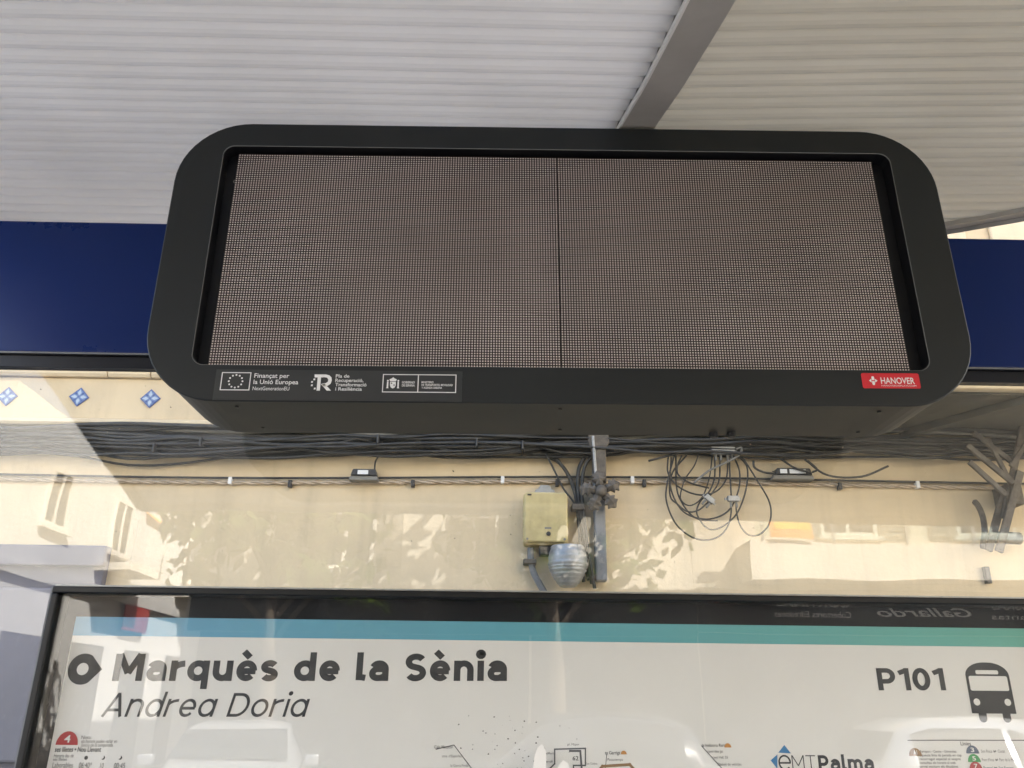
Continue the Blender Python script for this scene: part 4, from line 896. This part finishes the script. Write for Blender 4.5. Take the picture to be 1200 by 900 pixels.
# second run: black line with a cream twisted pair
low = lambda x: 561 + 0.0075*(x-300) + 2.2*math.sin(x/160.)
cable('cable', [wp(x, low(x)-3, .02) for x in range(-140, 1340, 70)], .0055, 'cable_black', 'black cable clipped along the wall below the thick bundle', None, 5)
for ph in (0, math.pi):
    m_ = MB(); q = []
    for i in range(0, 800):
        x = -130+i*1.66; a = i*.30+ph; c_ = wp(x, low(x)+2.5, .014); q.append(c_+Vector((0, .0055*math.cos(a), .0055*math.sin(a))))
    m_.tube(q, .0055, 'cable_cream', 6); tag(m_.build('twisted_cable', None, smooth=True), 'cream strand of the twisted pair running along the wall', 'cable', 'cream twisted pair')
def clip(x, y, mt, label, grp):
    c_ = wp(x, y, .02); m_ = MB(); m_.box(c_.x-.009, c_.x+.009, WY-.032, WY-.001, c_.z-.018, c_.z+.018, mt); tag(m_.build('cable_clip', None, bevel=.003), label, 'clip', grp)
for x in (270, 589, 741, 1075): clip(x, low(x)+.5, 'label_white', 'white clip holding the twisted pair to the wall', 'white cable clips')
for x in (340, 484, 653, 755, 984): clip(x, low(x)+4, 'black_plastic', 'small black clip under the twisted pair', 'black cable clips')
for x, yy in ((445, 521), (559, 525), (612, 528), (186, 531), (240, 524)):
    c_ = wp(x, yy-7, .06); m_ = MB(); m_.box(c_.x-.006, c_.x+.006, WY-.125, WY-.001, c_.z-.045, c_.z+.005, 'black_plastic'); tag(m_.build('cable_tie', None, bevel=.01), 'black strap tied round the thick cable bundle', 'strap', 'straps round the cable bundle')
def splice(x, y, wpx, hpx, label, nlab, tilt=0):
    c_ = wp(x, y, .045); w2 = wpx*.0043/2; h2 = hpx*.0043/2
    rt_ = empty('splice_box', c_, 0, tilt); tag(rt_, label, 'junction box')
    m_ = MB(); m_.prism([(-w2, -h2*.2), (-w2*.85, h2), (w2*.9, h2), (w2, -h2*.2)], -.03, .03, 'black_plastic'); m_.build('lid', rt_, bevel=.005)
    m_ = MB(); m_.prism([(-w2*1.12, -h2), (-w2*1.05, -h2*.22), (w2*1.05, -h2*.22), (w2*1.1, -h2)], -.022, .044, 'cable_grey'); m_.build('base', rt_, bevel=.004)
    for a_, b_ in nlab: m_ = MB(); m_.box(w2*a_, w2*b_, -.0335, -.0305, -h2*.02, h2*.72, 'label_white'); m_.build('paper_label', rt_)
splice(427, 557.5, 30, 13, 'splice box with one white label between the cable runs', [(-.45, .35)])
splice(928, 556.5, 44, 13, 'longer splice box with two white labels beside the cable coil', [(-.72, -.36), (-.22, .62)])
cable('cable', [wp(448, 512, .08), wp(446, 530, .07), wp(440, 541, .05), wp(439, 556, .04)], .0045, 'cable_black', 'thin black lead dropping from the bundle to the splice box', None)
# drops that dive towards the meter box
for k, pts in enumerate(([(560, 519), (620, 528), (652, 540), (668, 560), (675, 580), (678, 600), (682, 640), (690, 680)], [(580, 522), (640, 531), (660, 548), (671, 570), (676, 592), (680, 640), (684, 682)],
                         [(720, 520), (692, 530), (680, 545), (677, 565), (679, 592), (686, 640), (694, 684)], [(735, 524), (697, 534), (685, 548), (682, 575), (684, 600), (690, 650), (697, 690)], [(640, 532), (650, 552), (660, 572), (672, 588), (676, 600)])):
    cable('cable', [wp(x, y, .035+.006*k) for x, y in pts], [.009, .008, .010, .009, .005][k], 'cable_black', 'black cable turning down from the bundle beside the meter box', 'cables dropping beside the meter box')
m_ = MB(); c_ = wp(678, 594, .05); m_.box(c_.x-.035, c_.x+.03, WY-.075, WY-.001, c_.z-.018, c_.z+.012, 'old_iron'); tag(m_.build('pipe_clamp', None, bevel=.006), 'rusty clamp round the cables beside the meter box', 'clamp')
# yellowed meter box
a_ = wp(613, 580); b_ = wp(665, 641); mw = (b_.x-a_.x)/2; mh = (a_.z-b_.z)/2; mc = Vector(((a_.x+b_.x)/2, WY, (a_.z+b_.z)/2))
mbx = empty('meter_box', mc); tag(mbx, 'yellowed plastic electrical box fixed to the cream wall', 'electrical box')
m_ = MB(); m_.prism(rrect(-mw, mw, -mh, mh, .02, 4), -.085, -.001, 'box_plastic'); m_.build('body', mbx, bevel=.006)
m_ = MB(); m_.prism(rrect(-mw*.97, mw*.97, -mh*.93, mh*.985, .018, 4), -.105, -.0855, 'box_plastic'); ld = m_.build('lid', mbx, bevel=.008)
m_ = MB(); m_.tube([(.012, -.1052, -mh*.62), (.012, -.110, -mh*.62)], .011, 'black_plastic', 12); m_.build('lock', ld)
m_ = MB(); m_.box(-.006, .026, -.1075, -.1054, -mh*.44, -mh*.37, 'cable_grey'); m_.build('warning_mark', ld)
m_ = MB(); m_.box(-mw*.82, -mw*.64, -.1075, -.1054, mh*.84, mh*.90, 'black_plastic'); m_.build('mark', ld)
for sx in (-1, 1): m_ = MB(); m_.tube([(sx*mw*.82, -.1052, -mh*.82), (sx*mw*.82, -.108, -mh*.82)], .006, 'cable_grey', 10); m_.build('screw', ld)
m_ = MB(); m_.prism([(-.06, mh+.001), (-.045, mh+.028), (-.032, mh+.034), (-.022, mh+.052), (.022, mh+.052), (.032, mh+.034), (.045, mh+.028), (.06, mh+.001)], -.03, -.001, 'galvanised'); m_.build('lug', mbx, bevel=.003)
m_ = MB(); m_.box(-.03, .055, -.06, -.004, -mh-.045, -mh-.0005, 'black_plastic'); m_.build('gland_block', mbx, bevel=.005)
q = [Vector(wp(x, y, .045))-mc for x, y in ((622, 642), (622, 655), (625, 670), (632, 684), (640, 700), (645, 730))]
m_ = MB(); m_.tube(spline(q, 6), .016, 'weathered_pipe', 10); m_.build('conduit', mbx, smooth=True)
c_ = wp(621, 659, .045)-mc; m_ = MB(); m_.box(c_.x-.032, c_.x+.03, -.075, -.001, c_.z-.010, c_.z+.012, 'old_iron'); m_.build('conduit_clamp', mbx, bevel=.004)
# ribbed metal hood under the box
pr = [(640, .075), (650, .088), (662, .092), (668, .086), (676, .072), (684, .05), (689, .03)]; cx_ = wp(664, 660).x; m_ = MB(); vv = []; nn = 22; rws = []
for i in range(len(pr)-1):
    for k in range(5):
        t = k/5; y_ = pr[i][0]+(pr[i+1][0]-pr[i][0])*t; r_ = pr[i][1]+(pr[i+1][1]-pr[i][1])*t; rws.append((wp(664, y_, .1).z, r_+.0022*math.sin(len(rws)*2.1)))
for z, r_ in rws:
    for k in range(nn): t = 2*math.pi*k/nn; vv.append((cx_+r_*1.02*math.cos(t), WY-.098+r_*math.sin(t), z))
m_.add(vv, [(i*nn+k, i*nn+(k+1) % nn, (i+1)*nn+(k+1) % nn, (i+1)*nn+k) for i in range(len(rws)-1) for k in range(nn)] + [tuple(range(nn)), tuple((len(rws)-1)*nn+k for k in range(nn))], 'galvanised')
tag(m_.build('ribbed_hood', None, smooth=True), 'ribbed silvery metal hood below the meter box', 'metal hood')
# cast iron down pipe with leaf rosette
dp = empty('down_pipe', (wp(702, 600).x, WY, 0)); tag(dp, 'old iron down pipe with cast leaf rosette behind the cables', 'pipe')
zb0 = wp(700, 682).z; zt0 = wp(700, 505).z
m_ = MB(); m_.box(-.028, .026, -.075, -.012, zb0, zt0, 'weathered_pipe'); m_.build('pipe', dp, bevel=.008)
m_ = MB(); za, zc = wp(700, 512).z, wp(700, 570).z
m_.prism([(-.05, za), (.05, za), (.055, za-.05), (.035, za-.08), (.032, zc), (-.03, zc), (-.036, za-.10), (-.055, za-.05)], -.105, -.076, 'old_iron'); m_.build('cast_bracket', dp, bevel=.008)
m_ = MB(); m_.bar((-.03, -.108, za-.02), (-.018, -.108, zc), .014, .012, 'galvanised'); m_.build('bracket_rib', dp, bevel=.003)
rz_ = wp(703, 581).z
for k in range(5):
    a = R(90+72*k+8); m_ = MB(); L_ = .105; c_, s2 = math.cos(a), math.sin(a)
    prof_ = [(0.018, .010), (.034, .020), (.046, .015), (.060, .034), (.070, .022), (.084, .034), (.092, .016), (L_, .004)]
    lft = [(u, v_) for u, v_ in prof_]; o_ = []
    for u, v_ in lft: o_.append((u*c_-v_*s2, u*s2+v_*c_))
    for u, v_ in reversed(lft): o_.append((u*c_+v_*s2, u*s2-v_*c_))
    n_ = len(o_); h = n_//2; vv = []
    for i, (x, z) in enumerate(o_): u = lft[i if i < h else n_-1-i][0]; vv.append((x, -.112-.022*math.sin(u/L_*math.pi), rz_+z))
    mid = []
    for u, v_ in lft: mid.append((u*c_, -.116-.030*math.sin(u/L_*math.pi), rz_+u*s2))
    vv += mid; ff = []
    for i in range(h-1): ff += [(i, i+1, n_+i+1, n_+i), (n_-1-i, n_+i, n_+i+1, n_-2-i)]
    vb2 = [(x, -.108, z) for x, y, z in vv[:n_]]; o2 = len(vv); vv += vb2; ff += [(i, o2+i, o2+(i+1) % n_, (i+1) % n_) for i in range(n_)] + [tuple(range(o2, o2+n_))]
    m_.add(vv, ff, 'old_iron'); m_.build('leaf', dp)
m_ = MB(); m_.tube([(0, -.106, rz_), (0, -.15, rz_), (0, -.165, rz_)], [.03, .026, .012], 'old_iron', 12); m_.build('boss', dp, smooth=True)
# cable coil with splitters (traced loops, drawn at the wall)
zp = lambda zx, zy, off: wp(760+zx/5.625, 500+zy/5.625, off)
loops = [[(600, 200), (650, 270), (645, 400), (600, 540), (540, 620), (450, 675), (380, 665), (325, 590), (320, 540), (350, 480), (385, 462)],
         [(130, 190), (128, 300), (180, 380), (260, 430), (350, 450), (440, 430), (500, 370), (520, 300), (520, 190)],
         [(170, 190), (122, 380), (120, 500), (180, 640), (280, 725), (380, 748), (470, 720), (525, 650), (545, 560), (540, 492)],
         [(620, 200), (720, 360), (790, 480), (808, 570), (790, 650), (740, 705), (690, 720), (640, 700), (600, 640), (580, 560), (578, 492)],
         [(180, 190), (185, 400), (220, 500), (280, 580), (350, 615), (455, 620)],
         [(150, 200), (140, 440), (190, 510), (260, 560), (330, 550), (390, 500), (412, 484)],
         [(220, 190), (190, 260), (200, 320), (280, 372), (400, 405)],
         [(435, 180), (436, 330), (405, 420), (370, 455)], [(250, 190), (160, 300), (150, 420), (230, 560), (380, 610), (520, 560), (590, 430), (600, 300), (560, 190)], [(330, 185), (300, 260), (240, 350), (210, 470), (270, 520), (350, 470), (400, 340), (420, 190)], [(470, 180), (466, 350), (425, 430), (395, 465)], [(530, 180), (538, 330), (545, 455)]]
for i, l in enumerate(loops):
    cable('cable', [zp(x, y, .05+.007*(i % 4)) for x, y in l], .0042 if i != 9 else .0036, 'cable_black', 'thin black cable looping in the loose coil under the bundle', 'loops of the loose cable coil', 6)
cable('cable', [zp(x, y, .085) for x, y in [(575, 150), (612, 140), (600, 185), (520, 232), (400, 290), (330, 345), (300, 372)]], .006, 'cable_grey', 'grey cable crossing in front of the loose coil', None)
for l in ([(0, 225), (120, 195), (280, 150)], [(690, 225), (700, 270), (760, 300), (830, 310)], [(870, 210), (960, 270), (1060, 300)], [(1050, 225), (1110, 280), (1080, 300)], [(1030, 215), (1180, 320), (1400, 330), (1580, 260)]):
    cable('cable', [zp(x, y, .09) for x, y in l], .0055, 'cable_black', 'loose black cable hanging out below the bundle', 'loose cables by the splice box')
def tap(zx, zy, w_, h_, tilt, label, ports):
    c_ = zp(zx, zy, .075); rt_ = empty('cable_splitter', c_, 0, tilt); tag(rt_, label, 'splitter')
    m_ = MB(); m_.box(-w_/2, w_/2, -.012, .012, -h_/2, h_/2, 'galvanised'); m_.build('body', rt_, bevel=.003)
    for p_ in ports: m_ = MB(); m_.tube([(p_*w_, 0, -h_/2+.001), (p_*w_, 0, -h_/2-.03)], .006, 'cable_grey', 8); m_.build('connector', rt_)
    m_ = MB(); m_.box(-w_/2-.012, w_/2+.012, .004, .011, -.006, .006, 'galvanised'); m_.build('ear', rt_)
tap(490, 160, .118, .040, 0, 'wide metal splitter at the top of the loose coil', (-.32, -.1, .18, .36))
tap(558, 475, .056, .028, 0, 'small upright metal splitter inside the loose coil', (-.25, .25)); tap(402, 478, .05, .028, R(40), 'small tilted metal splitter inside the loose coil', (-.25, .25))
# iron bracket with crossed bars under the balcony
zr = lambda zx, zy, off: wp(1040+zx/3.6, 430+zy/3.6, off)
br_ = empty('awning_bracket', zr(470, 520, 0.0)); tag(br_, 'rusty folding awning bracket with crossed bars under the balcony', 'bracket'); bo = br_.location.copy()
for i, (a, b_, wd_) in enumerate((((360, 275), (530, 405), .035), ((335, 330), (530, 490), .038), ((345, 400), (500, 540), .035), ((495, 520), (425, 775), .05), ((585, 180), (490, 640), .042), ((560, 440), (470, 780), .05), ((420, 300), (510, 470), .03), ((580, 330), (520, 420), .03))):
    m_ = MB(); o_ = (.17 if i in (0, 1, 2, 6, 7) else .12)+.02*(i % 3); m_.bar(zr(*a, o_)-bo, zr(*b_, o_)-bo, wd_*.72, .016, 'old_iron'); m_.build('bar', br_, bevel=.003)
m_ = MB(); m_.tube(spline([zr(x, y, .06)-bo for x, y in ((362, 562), (385, 590), (404, 640), (410, 700), (400, 765))], 6), [.004]+[.014]*23+[.01], 'old_iron', 8); m_.build('curved_arm', br_, smooth=True)
c_ = zr(505, 720, .06)-bo; m_ = MB(); m_.tube([(c_.x-.07, c_.y, c_.z), (c_.x+.06, c_.y, c_.z-.004)], .03, 'weathered_pipe', 12); m_.build('roller', br_, smooth=True)
m_ = MB(); q = zr(480, 560, .0)-bo; m_.box(q.x-.04, q.x+.04, q.y-.12, q.y-.001, q.z-.05, q.z+.05, 'old_iron'); m_.build('wall_plate', br_, bevel=.004)
c_ = zr(425, 868, .03)-bo; m_ = MB(); m_.box(c_.x-.012, c_.x+.012, c_.y-.0, c_.y+.029, c_.z-.05, c_.z+.03, 'black_plastic'); m_.build('wall_hook', br_, bevel=.003)

make_texts()
